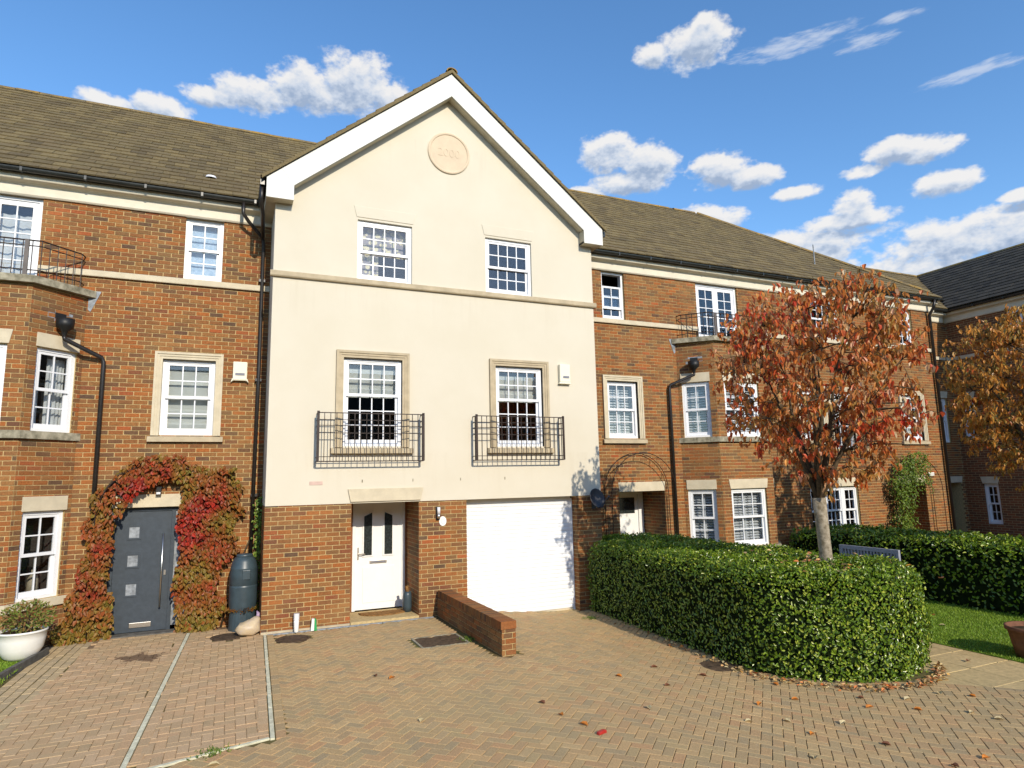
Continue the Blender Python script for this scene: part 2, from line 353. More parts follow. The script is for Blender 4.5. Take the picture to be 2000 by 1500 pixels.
M['teal'] = plain('teal_plastic', (.08, .30, .28), .5, .3)
M['lampglass'] = plain('opal_glass', (.75, .74, .74), .3, .5, var=.02)
M['ceramic'] = plain('ceramic_plaque', (.84, .83, .78), .25, .5, var=.03)
M['blue'] = plain('plaque_blue', (.35, .45, .55), .4, .4)
M['litter'] = plain('red_wrapper', (.42, .025, .018), .4, .4)
M['bark'] = plain('smooth_bark', (.42, .36, .27), .9, .15, var=.25, vscale=14, bmp=.5, bscale=40, col2=(.15, .12, .075))
M['barkdark'] = plain('dark_bark', (.12, .085, .05), .9, .15, var=.25, vscale=20)
def glass():
    mt, nt, b, new, link = new_mat('window_glass'); out = nt.nodes['Material Output']; nt.nodes.remove(b)
    t = new('ShaderNodeBsdfTransparent'); t.inputs[0].default_value = (.86, .88, .9, 1)
    gl = new('ShaderNodeBsdfGlossy'); gl.inputs['Roughness'].default_value = .01; gl.inputs[0].default_value = (1, 1, 1, 1)
    lw = new('ShaderNodeLayerWeight'); lw.inputs[0].default_value = .5; fr = math_node(nt, 'ADD', math_node(nt, 'MULTIPLY', math_node(nt, 'POWER', lw.outputs['Facing'], 5.0), .9), .055); mx = new('ShaderNodeMixShader')
    nt.links.new(fr, mx.inputs[0]); link(t.outputs[0], mx.inputs[1]); link(gl.outputs[0], mx.inputs[2]); link(mx.outputs[0], out.inputs[0])
    return mt
M['glass'] = glass()
M['doorglass'] = plain('obscure_glass', (.035, .045, .045), .2, .6, var=.3, vscale=30)
def leafmat(name, stops, trans=.35, rough=.45, spec=.4, big=None, foot=None):
    mt, nt, b, new, link = new_mat(name); out = nt.nodes['Material Output']
    b.inputs['Roughness'].default_value = rough; b.inputs['Specular IOR Level'].default_value = spec
    c = ramp_node(nt, piece_random(nt), stops)
    if big:
        P = geo_pos(nt); f = ramp_node(nt, noise_node(nt, P, big[0], 3, .5), [(.42, (0, 0, 0)), (.6, (1, 1, 1))])
        if foot:
            sz = nt.nodes.new('ShaderNodeSeparateXYZ'); link(P, sz.inputs[0]); f = math_node(nt, 'MAXIMUM', f, ramp_node(nt, sz.outputs[2], [(foot[0], (1, 1, 1)), (foot[1], (0, 0, 0))]))
        c = mixc(nt, math_node(nt, 'MULTIPLY', f, big[1]), c, ramp_node(nt, piece_random(nt), big[2]))
    tr = new('ShaderNodeBsdfTranslucent'); mx = new('ShaderNodeMixShader'); mx.inputs[0].default_value = trans
    link(c, b.inputs['Base Color']); link(c, tr.inputs[0]); link(b.outputs[0], mx.inputs[1]); link(tr.outputs[0], mx.inputs[2]); link(mx.outputs[0], out.inputs[0])
    return mt
M['leaftree'] = leafmat('autumn_leaf', [(0, (.56, .045, .02)), (.12, (.72, .13, .04)), (.25, (.48, .18, .05)), (.38, (.62, .055, .028)), (.5, (.52, .30, .08)), (.6, (.82, .40, .24)), (.7, (.38, .29, .09)), (.8, (.80, .14, .04)), (.9, (.70, .58, .36)), (1, (.85, .36, .06))], .35, .38, .45,
                        (1.0, .6, [(0, (.44, .22, .045)), (.35, (.64, .32, .06)), (.6, (.28, .24, .06)), (.8, (.54, .36, .10)), (1, (.62, .14, .03))]))
M['leaftree2'] = leafmat('bronze_leaf', [(0, (.62, .22, .045)), (.25, (.42, .24, .05)), (.5, (.70, .29, .05)), (.75, (.30, .24, .06)), (1, (.62, .12, .04))], .3, .4, .45)
M['leafhedge'] = leafmat('laurel_leaf', [(0, (.07, .14, .008)), (.3, (.16, .25, .012)), (.55, (.05, .10, .008)), (.75, (.23, .33, .02)), (.92, (.40, .44, .06)), (1, (.12, .19, .012))], .10, .3, .5)
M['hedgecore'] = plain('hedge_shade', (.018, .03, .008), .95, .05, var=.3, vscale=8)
M['leafcreep'] = leafmat('creeper_leaf', [(0, (.24, .018, .010)), (.2, (.42, .03, .016)), (.4, (.13, .016, .010)), (.6, (.33, .03, .016)), (.8, (.25, .05, .016)), (1, (.17, .08, .02))], .12, .5, .3,
                         (1.25, .85, [(0, (.14, .14, .016)), (.3, (.24, .17, .025)), (.6, (.09, .11, .014)), (.8, (.28, .09, .02)), (1, (.20, .19, .025))]), (.2, .75))
M['leafgreen'] = leafmat('jasmine_leaf', [(0, (.07, .14, .02)), (.4, (.14, .22, .03)), (.7, (.24, .31, .04)), (1, (.10, .17, .02))], .25, .4, .4)
M['leaffall'] = leafmat('fallen_leaf', [(0, (.62, .16, .03)), (.25, (.55, .42, .2)), (.5, (.30, .11, .04)), (.75, (.62, .5, .26)), (1, (.6, .30, .04))], .1, .6, .3)
for k_, c_ in (('pale', (.62, .50, .27)), ('orange', (.66, .22, .03)), ('brown', (.22, .085, .04))): M['fall_'+k_] = plain(k_+'_leaf', c_, .6, .3, var=.2, vscale=40)
M['leafpot'] = leafmat('pot_plant_leaf', [(0, (.12, .2, .03)), (.4, (.22, .26, .05)), (.7, (.28, .12, .05)), (1, (.3, .26, .08))], .25, .5, .4)
M['blade'] = leafmat('grass_blade', [(0, (.13, .23, .018)), (.5, (.20, .32, .025)), (1, (.27, .36, .045))], .2, .5, .3)
def gold_sparkle_mat():  # gold dots in the colour stand in for sun glints on the glass
    mt, nt, b, new, link = new_mat('gold_sparkle_sheet'); P = geo_pos(nt)
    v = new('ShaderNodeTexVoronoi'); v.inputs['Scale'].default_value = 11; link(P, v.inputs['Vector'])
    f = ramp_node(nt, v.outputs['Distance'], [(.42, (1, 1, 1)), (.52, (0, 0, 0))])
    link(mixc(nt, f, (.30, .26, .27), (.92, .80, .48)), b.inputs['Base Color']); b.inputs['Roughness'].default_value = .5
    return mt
M['gold_sparkle'] = gold_sparkle_mat()
def brick_texture(name):
    mt, nt, b, new, link = new_mat(name); P = geo_pos(nt); s = new('ShaderNodeSeparateXYZ'); link(P, s.inputs[0]); c = new('ShaderNodeCombineXYZ')
    link(math_node(nt, 'ADD', s.outputs[0], s.outputs[1]), c.inputs[0]); link(s.outputs[2], c.inputs[1])
    t = new('ShaderNodeTexBrick'); link(c.outputs[0], t.inputs[0]); t.inputs['Scale'].default_value = 1
    t.inputs['Brick Width'].default_value = .225; t.inputs['Row Height'].default_value = .075; t.inputs['Mortar Size'].default_value = .006
    t.inputs['Color1'].default_value = (.24, .085, .035, 1); t.inputs['Color2'].default_value = (.13, .06, .033, 1); t.inputs['Mortar'].default_value = (.36, .27, .14, 1)
    link(t.outputs[0], b.inputs['Base Color']); b.inputs['Roughness'].default_value = .9; b.inputs['Specular IOR Level'].default_value = .15
    return mt
M['farbrick'] = brick_texture('far_brickwork')

# ------------------------------------------------------------------ pieces: bricks, tiles
UNIT = MB().box(-.5, .5, 0, 1, -.5, .5)
_unit = {}
def unit_mesh(key, mb, mat):
    if key not in _unit:
        me = bpy.data.meshes.new(key); me.from_pydata(mb.v, [], mb.f); me.materials.append(mat); me.update(); _unit[key] = me
    return _unit[key]
def cut(iv, a, b):
    out = []
    for x0, x1 in iv:
        if b <= x0 or a >= x1: out.append((x0, x1)); continue
        if a > x0: out.append((x0, a))
        if b < x1: out.append((b, x1))
    return out
def brickwork(lst, F, u0, u1, z0, z1, openings=(), off=0.0):
    c0 = int(math.floor(z0/.075+1e-6)); c1 = int(math.ceil(z1/.075-1e-6))
    for c in range(c0, c1):
        a, b = max(c*.075+.006, z0), min(c*.075+.069, z1)
        if b-a < .012: continue
        iv = [(u0, u1)]
        for (x0, x1, y0, y1, *_r) in openings:
            if a < y1-.004 and b > y0+.004: iv = cut(iv, x0, x1)
        s = math.floor((u0-.3)/.225)*.225 + (c % 2)*.1125 + off
        for x0, x1 in iv:
            k = math.floor((x0-s)/.225)
            while True:
                p = s+k*.225; k += 1
                if p >= x1: break
                l, r = max(p+.006, x0), min(p+.219, x1)
                if r-l > .02: lst.append((F, (l+r)/2, (a+b)/2, r-l, b-a))
def flush_bricks(lst, parent, mat, key, limit=300, front=-.004, depth=.03):
    me = unit_mesh('brick_'+key, UNIT, mat)
    sc = []
    for i, (F, u, z, w, h) in enumerate(lst):
        p = F.p(u, 0, z); t = proj(p)
        fac = 0 if (t is None or not in_view(p)) else max(0., -np.dot((p[0]-CAM[0], p[1]-CAM[1]), (-F.n[0], -F.n[1])))*w*h/t[2]**3
        sc.append((-fac, i))
    sc.sort(); ids = {i for s_, i in sc[:limit] if s_ < 0}
    mb = MB()
    for i, (F, u, z, w, h) in enumerate(lst):
        jit = rng.uniform(-.0025, .0025)
        if i in ids:
            x, y, zz = F.p(u, front+jit, z); a = F.ang()
            # box is symmetric, so a rotation stands for a mirrored frame too
            yaw = math.atan2(-F.n[0], F.n[1])
            inst(me, 'brick', parent, Matrix.Translation((x, y, zz)) @ Matrix.Rotation(yaw, 4, 'Z') @ Matrix.Diagonal((w, depth, h, 1)))
        else:
            mb.F = F; mb.box(u-w/2, u+w/2, front+jit, front+depth, z-h/2, z+h/2, rng.random()*.998+.001)
    if mb.v: mb.build('bricks', mat, parent, kind='stuff')
def wall_panel(mb, F, u0, u1, z0, z1, openings, d=.004, reveal=.14):
    """sheet with openings and their reveals, local frame"""
    mb.F = F
    us = sorted({u0, u1, *[min(max(x, u0), u1) for o in openings for x in o[:2]]}); zs = sorted({z0, z1, *[min(max(x, z0), z1) for o in openings for x in o[2:4]]})
    for a, b in zip(us, us[1:]):
        for c, e in zip(zs, zs[1:]):
            um, zm = (a+b)/2, (c+e)/2
            if b-a < 1e-5 or e-c < 1e-5 or any(o[0] < um < o[1] and o[2] < zm < o[3] for o in openings): continue
            mb.add([(a, d, c), (b, d, c), (b, d, e), (a, d, e)], [(0, 1, 2, 3)])
    for o in openings:
        r = o[4] if len(o) > 4 else reveal; a, b, c, e = o[:4]
        if r <= 0: continue
        mb.add([(a, d, c), (a, r, c), (a, r, e), (a, d, e)], [(0, 1, 2, 3)]); mb.add([(b, d, c), (b, r, c), (b, r, e), (b, d, e)], [(3, 2, 1, 0)])
        mb.add([(a, d, e), (a, r, e), (b, r, e), (b, d, e)], [(0, 1, 2, 3)]); mb.add([(a, d, c), (a, r, c), (b, r, c), (b, d, c)], [(3, 2, 1, 0)])
TW, TG, TL = .27, .235, .31
def tile_mb():
    w = TW/2-.003; t = .026
    # butt end lifted; length along +y (up the slope), thickness along z
    return MB().add([(-w, 0, .012), (w, 0, .012), (w, TL, 0), (-w, TL, 0), (-w, 0, .012+t), (w, 0, .012+t), (w, TL, t*.5), (-w, TL, t*.5)], BOXF)
def inpoly(x, y, P):
    c = False; j = len(P)-1
    for i in range(len(P)):
        if (P[i][1] > y) != (P[j][1] > y) and x < (P[j][0]-P[i][0])*(y-P[i][1])/(P[j][1]-P[i][1])+P[i][0]: c = not c
        j = i
    return c
def tile_roof(parent, O, U, Wv, poly, mat, key, limit=300, name='roof_tile', verge=False):
    O, U, Wv = Vector(O), Vector(U).normalized(), Vector(Wv).normalized(); Nn = U.cross(Wv).normalized()
    if Nn.z < 0: Nn = -Nn
    B = Matrix([[U[i], Wv[i], Nn[i], 0] for i in range(3)]+[[0, 0, 0, 1]])
    tm = tile_mb(); me = unit_mesh('tile_'+key, tm, mat)
    us = [p[0] for p in poly]; ws = [p[1] for p in poly]; items = []
    r = 0; w = min(ws)
    while w < max(ws)-.05:
        u = min(us)+(TW/2 if (r % 2 == 0) == verge else 0)
        if verge and r % 2: p = O+U*(u+TW/4)+Wv*w; items.append((u+TW/4, w, (proj(p)[2] if proj(p) and in_view(p, 20) else 1e9), .5)); u += TW
        while u < max(us)+TW:
            if inpoly(u, w+.12, poly):
                p = O+U*u+Wv*w+Nn*.01; t = proj(p); items.append((u, w, (t[2] if t and in_view(p, 20) else 1e9), 1))
            u += TW
        w += TG; r += 1
    order = sorted(range(len(items)), key=lambda i: items[i][2]); ids = {i for i in order[:limit] if items[i][2] < 1e8}
    tv = np.array(tm.v); tf = np.array(tm.f); V = []; Fq = []; rn = []; k = 0
    for i, (u, w, _, hx) in enumerate(items):
        p = O+U*u+Wv*w+Nn*(.012+rng.uniform(-.003, .004))
        Mx = Matrix.Translation(p) @ B @ Matrix.Rotation(rng.uniform(-.012, .012), 4, 'Z') @ Matrix.Diagonal((hx, 1, 1, 1))
        if i in ids: inst(me, name, parent, Mx)
        else:
            A = np.array(Mx); V.append(tv @ A[:3, :3].T + A[:3, 3]); Fq.append(tf+k); k += len(tv); rn += [rng.random()]*6
    if V: np_mesh(name+'s', np.vstack(V), np.vstack(Fq), mat, parent, np.array(rn), 'stuff')
def ridge_tiles(parent, A, B_, mat, name='ridge_tile', L=.45, r=.12):
    A, B_ = Vector(A), Vector(B_); D = B_-A; n = max(1, int(D.length/L)); dirv = D.normalized()
    side = Vector((dirv.y, -dirv.x, 0)).normalized(); up = side.cross(dirv); up = up if up.z > 0 else -up
    mb = MB(); K = 7
    prof = [(math.cos(math.pi*i/(K-1)), math.sin(math.pi*i/(K-1))) for i in range(K)]
    V = [(c*r, y, s*r*.75-.03) for y in (0.004, L-.004) for c, s in prof]+[(c*(r-.02), y, s*(r-.02)*.75-.035) for y in (0.004, L-.004) for c, s in prof]
    F_ = [(i, i+1, K+i+1, K+i) for i in range(K-1)]+[(2*K+i, 3*K+i, 3*K+i+1, 2*K+i+1) for i in range(K-1)]+[(i, 2*K+i, 2*K+i+1, i+1) for i in range(K-1)]
    mb.add(V, F_); me = unit_mesh('ridge', mb, mat)
    for i in range(n):
        p = A+dirv*(i*L)+up*rng.uniform(-.005, .006)
        inst(me, name, parent, Matrix.Translation(p) @ Matrix([[side[j], dirv[j], up[j], 0] for j in range(3)]+[[0, 0, 0, 1]]))

# ------------------------------------------------------------------ windows
PANE = MB().box(-.5, .5, 0, 1, -.5, .5)
def pane(parent, F, u0, u1, d, z0, z1, mat=None):
    mb = MB(F).box(u0, u1, d, d+.006, z0, z1); return mb.build('pane', mat or M['glass'], parent)
def sash(win, F, u0, u1, z0, z1, d, cols, rows, st=.045, bot=.055, bar=.02, mat=None, name='sash'):
    mat = mat or M['white']; mb = MB(F); e = d+.036
    mb.box(u0, u0+st, d, e, z0, z1).box(u1-st, u1, d, e, z0, z1).box(u0+st, u1-st, d+.001, e-.001, z0, z0+bot).box(u0+st, u1-st, d+.001, e-.001, z1-st, z1)
    a, b, c, h = u0+st, u1-st, z0+bot, z1-st
    for i in range(1, cols): x = a+(b-a)*i/cols; mb.box(x-bar/2, x+bar/2, d+.004, e-.004, c, h)
    for j in range(1, rows): z = c+(h-c)*j/rows; mb.box(a, b, d+.006, e-.006, z-bar/2, z+bar/2)
    mb.build(name, mat, win)
    for i in range(cols):
        for j in range(rows):
            pane(win, F, a+(b-a)*i/cols+.009, a+(b-a)*(i+1)/cols-.009, d+.014, c+(h-c)*j/rows+.009, c+(h-c)*(j+1)/rows-.009)
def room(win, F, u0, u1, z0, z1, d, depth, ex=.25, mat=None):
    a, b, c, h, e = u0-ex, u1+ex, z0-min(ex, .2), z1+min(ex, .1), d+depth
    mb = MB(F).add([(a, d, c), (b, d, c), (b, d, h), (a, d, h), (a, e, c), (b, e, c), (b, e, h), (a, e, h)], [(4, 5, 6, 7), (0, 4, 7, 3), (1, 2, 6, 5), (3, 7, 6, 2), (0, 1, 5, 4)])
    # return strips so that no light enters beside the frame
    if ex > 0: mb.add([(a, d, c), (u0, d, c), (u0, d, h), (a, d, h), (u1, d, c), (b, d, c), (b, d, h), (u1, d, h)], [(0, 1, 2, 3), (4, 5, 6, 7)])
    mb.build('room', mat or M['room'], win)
def fold_sheet(win, F, u0, u1, d, z0, z1, amp=.03, n=24, mat=None, name='curtain', vert=True):
    mb = MB(F); pts = []
    if vert:
        for i in range(n+1):
            u = u0+(u1-u0)*i/n; pts.append((u, d+amp*math.sin(i*1.9)+amp*.4*math.sin(i*.7)))
        V = [(u, dd, z) for z in (z0, z1) for u, dd in pts]+[(u, dd+.004, z) for z in (z0, z1) for u, dd in pts]; k = n+1
    else:
        for i in range(n+1):
            z = z0+(z1-z0)*i/n; t = (i % 6)/6; pts.append((z, d-amp*t))
        V = [(u, dd, z) for u in (u0, u1) for z, dd in pts]+[(u, dd+.004, z) for u in (u0, u1) for z, dd in pts]; k = n+1
    mb.add(V, [(i, i+1, k+i+1, k+i) for i in range(n)]+[(2*k+i, 3*k+i, 3*k+i+1, 2*k+i+1) for i in range(n)]); mb.build(name, mat or M['curtain'], win, smooth=vert)
def louvres(win, F, u0, u1, d, z0, z1, panels=2):
    w = (u1-u0)/panels
    for p in range(panels):
        a, b = u0+p*w+.004, u0+(p+1)*w-.004; mb = MB(F); st = .04
        mb.box(a, a+st, d, d+.03, z0, z1).box(b-st, b, d, d+.03, z0, z1).box(a+st, b-st, d+.001, d+.029, z0, z0+.05).box(a+st, b-st, d+.001, d+.029, z1-.05, z1).box(a+st, b-st, d+.001, d+.029, (z0+z1)/2-.03, (z0+z1)/2+.03)
        n = int((z1-z0-.1)/.062)
        for i in range(n):
            z = z0+.06+i*(z1-z0-.12)/n
            mb.add([(a+st, d, z), (b-st, d, z), (b-st, d+.05, z+.04), (a+st, d+.05, z+.04), (a+st, d, z+.008), (b-st, d, z+.008), (b-st, d+.05, z+.048), (a+st, d+.05, z+.048)], BOXF)
        mb.build('shutter', M['shutter'], win)
def window(house, F, u0, u1, z0, z1, cols, rt, rb, split=.5, rec=.07, inside=None, depth=1.3, ex=.25, fw=.062):
    mb = MB(F); e = rec+.12
    mb.box(u0, u0+fw, rec, e, z0, z1).box(u1-fw, u1, rec, e, z0, z1).box(u0+fw, u1-fw, rec+.001, e, z0, z0+.05).box(u0+fw, u1-fw, rec+.001, e, z1-.055, z1)
    win = mb.build('window', M['white'], house)
    zm = z0+(z1-z0)*split
    sash(win, F, u0+fw, u1-fw, zm-.02, z1-.055, rec+.012, cols, rt, bot=.05)
    sash(win, F, u0+fw, u1-fw, z0+.05, zm+.03, rec+.052, cols, rb, bot=.075)
    d = rec+.13; a, b = u0+.03, u1-.03
    if inside == 'blindtop': fold_sheet(win, F, a, b, d+.06, zm-.02, z1-.17, .05, 18, M['blind'], 'roman_blind', False); MB(F).box(a, b, d+.03, d+.1, z1-.2, z1-.16).build('blind_rail', M['blind'], win)
    if inside == 'blind': fold_sheet(win, F, a, b, d+.08, z0, z1-.14, .05, 30, M['blind'], 'roman_blind', False)
    if inside == 'frost': fold_sheet(win, F, a, b, d+.02, z0, z1, .002, 6, M['frost'], 'frosted_film')
    if inside == 'curtains':
        w = (u1-u0)*.42; fold_sheet(win, F, a, a+w, d+.08, z0, z1-.12, .02, 14); fold_sheet(win, F, b-w*.75, b, d+.08, z0, z1-.12, .02, 12)
    if inside == 'shutters': louvres(win, F, a, b, d+.03, z0+.02, z1-.02, 2)
    if inside == 'gold_sparkle':
        fold_sheet(win, F, a, b, d+.05, zm, z1-.05, .01, 12, M['gold_sparkle'], 'sparkle_sheet'); fold_sheet(win, F, a, a+(b-a)*.42, d+.06, z0, zm, .01, 8, M['gold_sparkle'], 'sparkle_sheet')  # sheets behind the panes carrying the painted reflection sparkle
    if inside == 'lamp':
        MB(F).lathe([(.01, z0+.06), (.09, z0+.06), (.07, z0+.3), (.03, z0+.36), (.03, z0+.42), (.005, z0+.43)], (u0+.22, d+.12, 0), 14).build('vase', M['stone'], win, smooth=True)
    room(win, F, u0, u1, z0, z1, e, depth, ex)
    return win
def splayed(house, F, u0, u1, z0, z1, s=.05, d0=-.018, d1=.04, mat=None, name='lintel'):
    return MB(F).prism([(u0, z0), (u1, z0), (u1+s, z1), (u0-s, z1)], d0, d1).build(name, mat or M['stonepale'], house, bevel=.004)
def surround(house, F, u0, u1, z0, z1, w=.125, mat=None, clip=0.0):
    """moulded stone architrave: three stepped bands"""
    mt = mat or M['stonepale']
    o = MB(F)
    for k, (a, b, d) in enumerate(((0, .045, -.028), (.045, .085, -.04), (.085, w, -.055))):
        o.box(u0-b, u0-a, d, .05, z0, z1+a).box(u1+a, u1+b, d, .05, z0, z1+a).box(u0-b, u1+b, d-.001, .05, z1+a, z1+b)
    return o.build('window_surround', mt, house)
def sill(house, F, u0, u1, z0, z1, out=.07, mat=None):
    return MB(F).xprism([(.04, z0), (-out, z0), (-out, z1-.025), (.04, z1)], u0, u1).build('sill', mat or M['stonegrey'], house, bevel=.004)
def baluster_row(rail, F, pts, z0, z1, r=.007, mat=None):
    for u, d in pts: MB(F).box(u-r, u+r, d-r, d+r, z0, z1).build('baluster', mat or M['iron'], rail)

# ------------------------------------------------------------------ ground
def gz(x):                                             # the drive is level, then falls gently towards the hedge
    t = min(max((x-3.0)/2.9, 0), 1); return -.2*t*t*(3-2*t)
def gslope(x):
    return (gz(x+.05)-gz(x-.05))/.1
def build_ground():
    xs = [-900, -60, -12, -6, 0, 3, 3.5, 4, 4.5, 5, 5.5, 5.9, 9, 14, 24, 60, 900]; ys = [-900, -60, -14, -6, 0, 3, 12, 60, 900]
    V = [(x, y, gz(x)-.075) for y in ys for x in xs]; n = len(xs)
    struct(MB().add(V, [(j*n+i, j*n+i+1, (j+1)*n+i+1, (j+1)*n+i) for j in range(len(ys)-1) for i in range(n-1)]).build('ground', M['soil']))
build_ground()
def chamfer_block(l, w, h=.05, c=.004):
    a, b = l/2, w/2
    V = [(-a, -b, -h), (a, -b, -h), (a, b, -h), (-a, b, -h), (-a, -b, -c), (a, -b, -c), (a, b, -c), (-a, b, -c), (-a+c, -b+c, 0), (a-c, -b+c, 0), (a-c, b-c, 0), (-a+c, b-c, 0)]
    Fc = [(0, 1, 5, 4), (1, 2, 6, 5), (2, 3, 7, 6), (3, 0, 4, 7), (4, 5, 9, 8), (5, 6, 10, 9), (6, 7, 11, 10), (7, 4, 8, 11), (8, 9, 10, 11)]
    return V, Fc
def lay(parent, blocks, mat, key, l, w, limit, name='paving_block'):
    """blocks: (x, y, angle); the nearest ones singly, the rest joined"""
    V0, F0 = chamfer_block(l, w); me = unit_mesh('block_'+key, MB().add(V0, F0), mat); V0 = np.array(V0); F0 = np.array(F0)
    sc = []
    for i, (x, y, a) in enumerate(blocks):
        p = (x, y, gz(x)); sc.append((proj(p)[2] if in_view(p) else 1e9, i))
    sc.sort(); ids = {i for s_, i in sc[:limit] if s_ < 1e8}; V, Fq, rn, k = [], [], [], 0
    for i, (x, y, a) in enumerate(blocks):
        s = gslope(x); Mx = Matrix.Translation((x, y, gz(x)+rng.uniform(-.0025, .0025))) @ Matrix.Rotation(-math.atan(s), 4, 'Y') @ Matrix.Rotation(a+rng.uniform(-.012, .012), 4, 'Z') @ Matrix.Rotation(rng.uniform(-.005, .005), 4, 'X')
        if i in ids: inst(me, name, parent, Mx)
        else:
            A = np.array(Mx)
            for kk, f in enumerate(F0): Fq.append(f+k)
            V.append(V0 @ A[:3, :3].T+A[:3, 3]); k += len(V0); rn += [rng.random()]*len(F0)
    if V: np_mesh(name+'s', np.vstack(V), np.array(Fq), mat, parent, np.array(rn), 'stuff')
halves = []
def herring(poly, ang, w=.1, keep=None):
    xs = [p[0] for p in poly]; ys = [p[1] for p in poly]; cx, cy = (min(xs)+max(xs))/2, (min(ys)+max(ys))/2
    R_ = math.hypot(max(xs)-min(xs), max(ys)-min(ys))/2; n = int(R_/w)+2; ca, sa = math.cos(ang), math.sin(ang); out = []
    for i in range(-n, n):
        for j in range(-n, n):
            t = (i-j) % 4
            if t == 0: u, v, a = (i+1)*w, (j+.5)*w, 0
            elif t == 3: u, v, a = (i+.5)*w, (j+1)*w, math.pi/2
            else: continue
            x, y = cx+u*ca-v*sa, cy+u*sa+v*ca
            if inpoly(x, y, poly) and (keep is None or keep(x, y)): out.append((x, y, ang+a))
            elif keep is None or keep(x, y):
                for e in (-.5*w, .5*w):
                    hx, hy = x+math.cos(ang+a)*e, y+math.sin(ang+a)*e
                    if inpoly(hx, hy, poly): halves.append((hx, hy, ang+a))
    return out
def sheet(name, poly, mat, dz, n=None):
    """flat region following the fall of the ground"""
    xs = sorted({p[0] for p in poly}); mb = MB(); mb.add([(x, y, gz(x)+dz) for x, y in poly], [tuple(range(len(poly)))])
    return mb.build(name, mat)
def strip_quads(name, x0, x1, y0, y1, mat, dz, nx=12):
    V = [(x0+(x1-x0)*i/nx, y, gz(x0+(x1-x0)*i/nx)+dz) for y in (y0, y1) for i in range(nx+1)]; k = nx+1
    return MB().add(V, [(i, i+1, k+i+1, k+i) for i in range(nx)]).build(name, mat)
drive = struct(strip_quads('driveway', -7, 13, -11.5, .25, M['joint'], -.012, 60))
DP = [(.175, -.16), (.03, -4.66), (-.12, -4.72), (-1.25, -4.95), (-2.6, -5.2), (-7, -6.0), (-7, -11), (12, -11), (9.62, -7.62), (8.2, -6.65), (7.5, -5.95), (6.6, -5.3), (6.0, -4.6), (6.12, .12), (3.55, .18), (3.5, -.05), (3.3, -.02), (3.3, -3.1), (2.92, -3.1), (2.92, -.1), (2.9, -.13)]
cov = [(.45, -.55, .28), (5.93, -4.2, .28)]
def keep_drive(x, y):
    if 2.1 < x < 2.86 and -2.12 < y < -1.42: return False
    return all(math.hypot(x-a, y-b) > r for a, b, r in cov) and (in_view((x, y, gz(x)), 200))
lay(drive, herring(DP, math.pi/4, .1, keep_drive), M['paver'], 'drive', .1945, .0945, 300); lay(drive, halves, M['paver'], 'drivehalf', .0945, .0945, 0, 'half_block'); halves.clear()
def border(parent, A, B_, off, mat, key, t0, t1, dz=.003):
    d = Vector((B_[0]-A[0], B_[1]-A[1])).normalized(); nrm = Vector((-d.y, d.x)); out = []
    for t in np.arange(t0, t1, .2): out.append((A[0]+d.x*t+nrm.x*off, A[1]+d.y*t+nrm.y*off, math.atan2(d.y, d.x)))
    V0, F0 = chamfer_block(.1965, .0965); me = unit_mesh('block_'+key, MB().add(V0, F0), mat)
    for x, y, a in out:
        if in_view((x, y, 0), 60): inst(me, 'border_block', parent, Matrix.Translation((x, y, gz(x)+dz+rng.uniform(-.001, .001))) @ Matrix.Rotation(a+rng.uniform(-.01, .01), 4, 'Z'))
S1 = ((.065, -.02), (-.085, -4.66)); S2 = ((-1.08, .72), (-1.325, -5.0))
border(drive, *S1, .079, M['paver'], 'border', .15, 4.6)
left = struct(MB().add([(-3.05, 1.0, -.0145), (.06, 1.0, -.0145), (-.1, -4.6, -.0145), (-2.75, -5.2, -.0145), (-3.9, -5.2, -.0145)], [(0, 1, 2, 3, 4)]).build('neighbour_driveway', M['jointlight']))
LP = [(-2.38, .95), (-1.18, .95), (-1.43, -4.95), (-2.75, -5.1), (-2.62, -3.0)]
LP2 = [(-.99, .8), (.0, .8), (-.14, -4.6), (-1.22, -4.85)]
kv = lambda x, y: in_view((x, y, 0), 150) and not (math.hypot(x+.5, y-.12) < .27)
hb = herring(LP, .0, .1, kv)+herring(LP2, 0.0, .1, kv)
lay(left, hb, M['paverpink'], 'left', .1975, .0975, 300); lay(left, halves, M['paverpink'], 'lefthalf', .0975, .0975, 0, 'half_block')
side = []
for x0 in (-2.48, -2.59, -2.70, -2.81, -2.92):
    for t in np.arange(.75, -5.2, -.2): side.append((x0+.035*(t-.9), t-(.1 if int(round(x0*100)) % 2 else 0), math.pi/2-.035))
lay(left, [s for s in side if s[0] > -3.02-.055*(.1-s[1])], M['paverbuff'], 'buff', .196, .098, 100)
border(left, *S1, -.079, M['paverpink'], 'lb', .1, 4.5); border(left, *S2, .081, M['paverpink'], 'lb', .1, 5.4); border(left, *S2, -.081, M['paverpink'], 'lb', .1, 5.6)
def strip(name, a, b, w, h, mat, label):
    d = Vector((b[0]-a[0], b[1]-a[1])).normalized(); s = Vector((-d.y, d.x))*w/2; n = max(1, int(Vector((b[0]-a[0], b[1]-a[1])).length/.92))
    par = None
    for i in range(n):
        p = [a[j]+(b[j]-a[j])*(i+.003)/n for j in (0, 1)]; q = [a[j]+(b[j]-a[j])*(i+.997)/n for j in (0, 1)]
        mb = MB().slab([(p[0]-s.x, p[1]-s.y), (q[0]-s.x, q[1]-s.y), (q[0]+s.x, q[1]+s.y), (p[0]+s.x, p[1]+s.y)], -.05, h)
        if par is None: par = struct(mb.build(name, mat, bevel=.004))
        else: mb.build('edging_length', mat, par, bevel=.004)
    return par
strip('edging_strip', (.065, -.02), (-.085, -4.66), .042, .006, M['concrete'], '')
strip('edging_strip', (-1.08, .72), (-1.325, -5.0), .048, .006, M['concrete'], '')
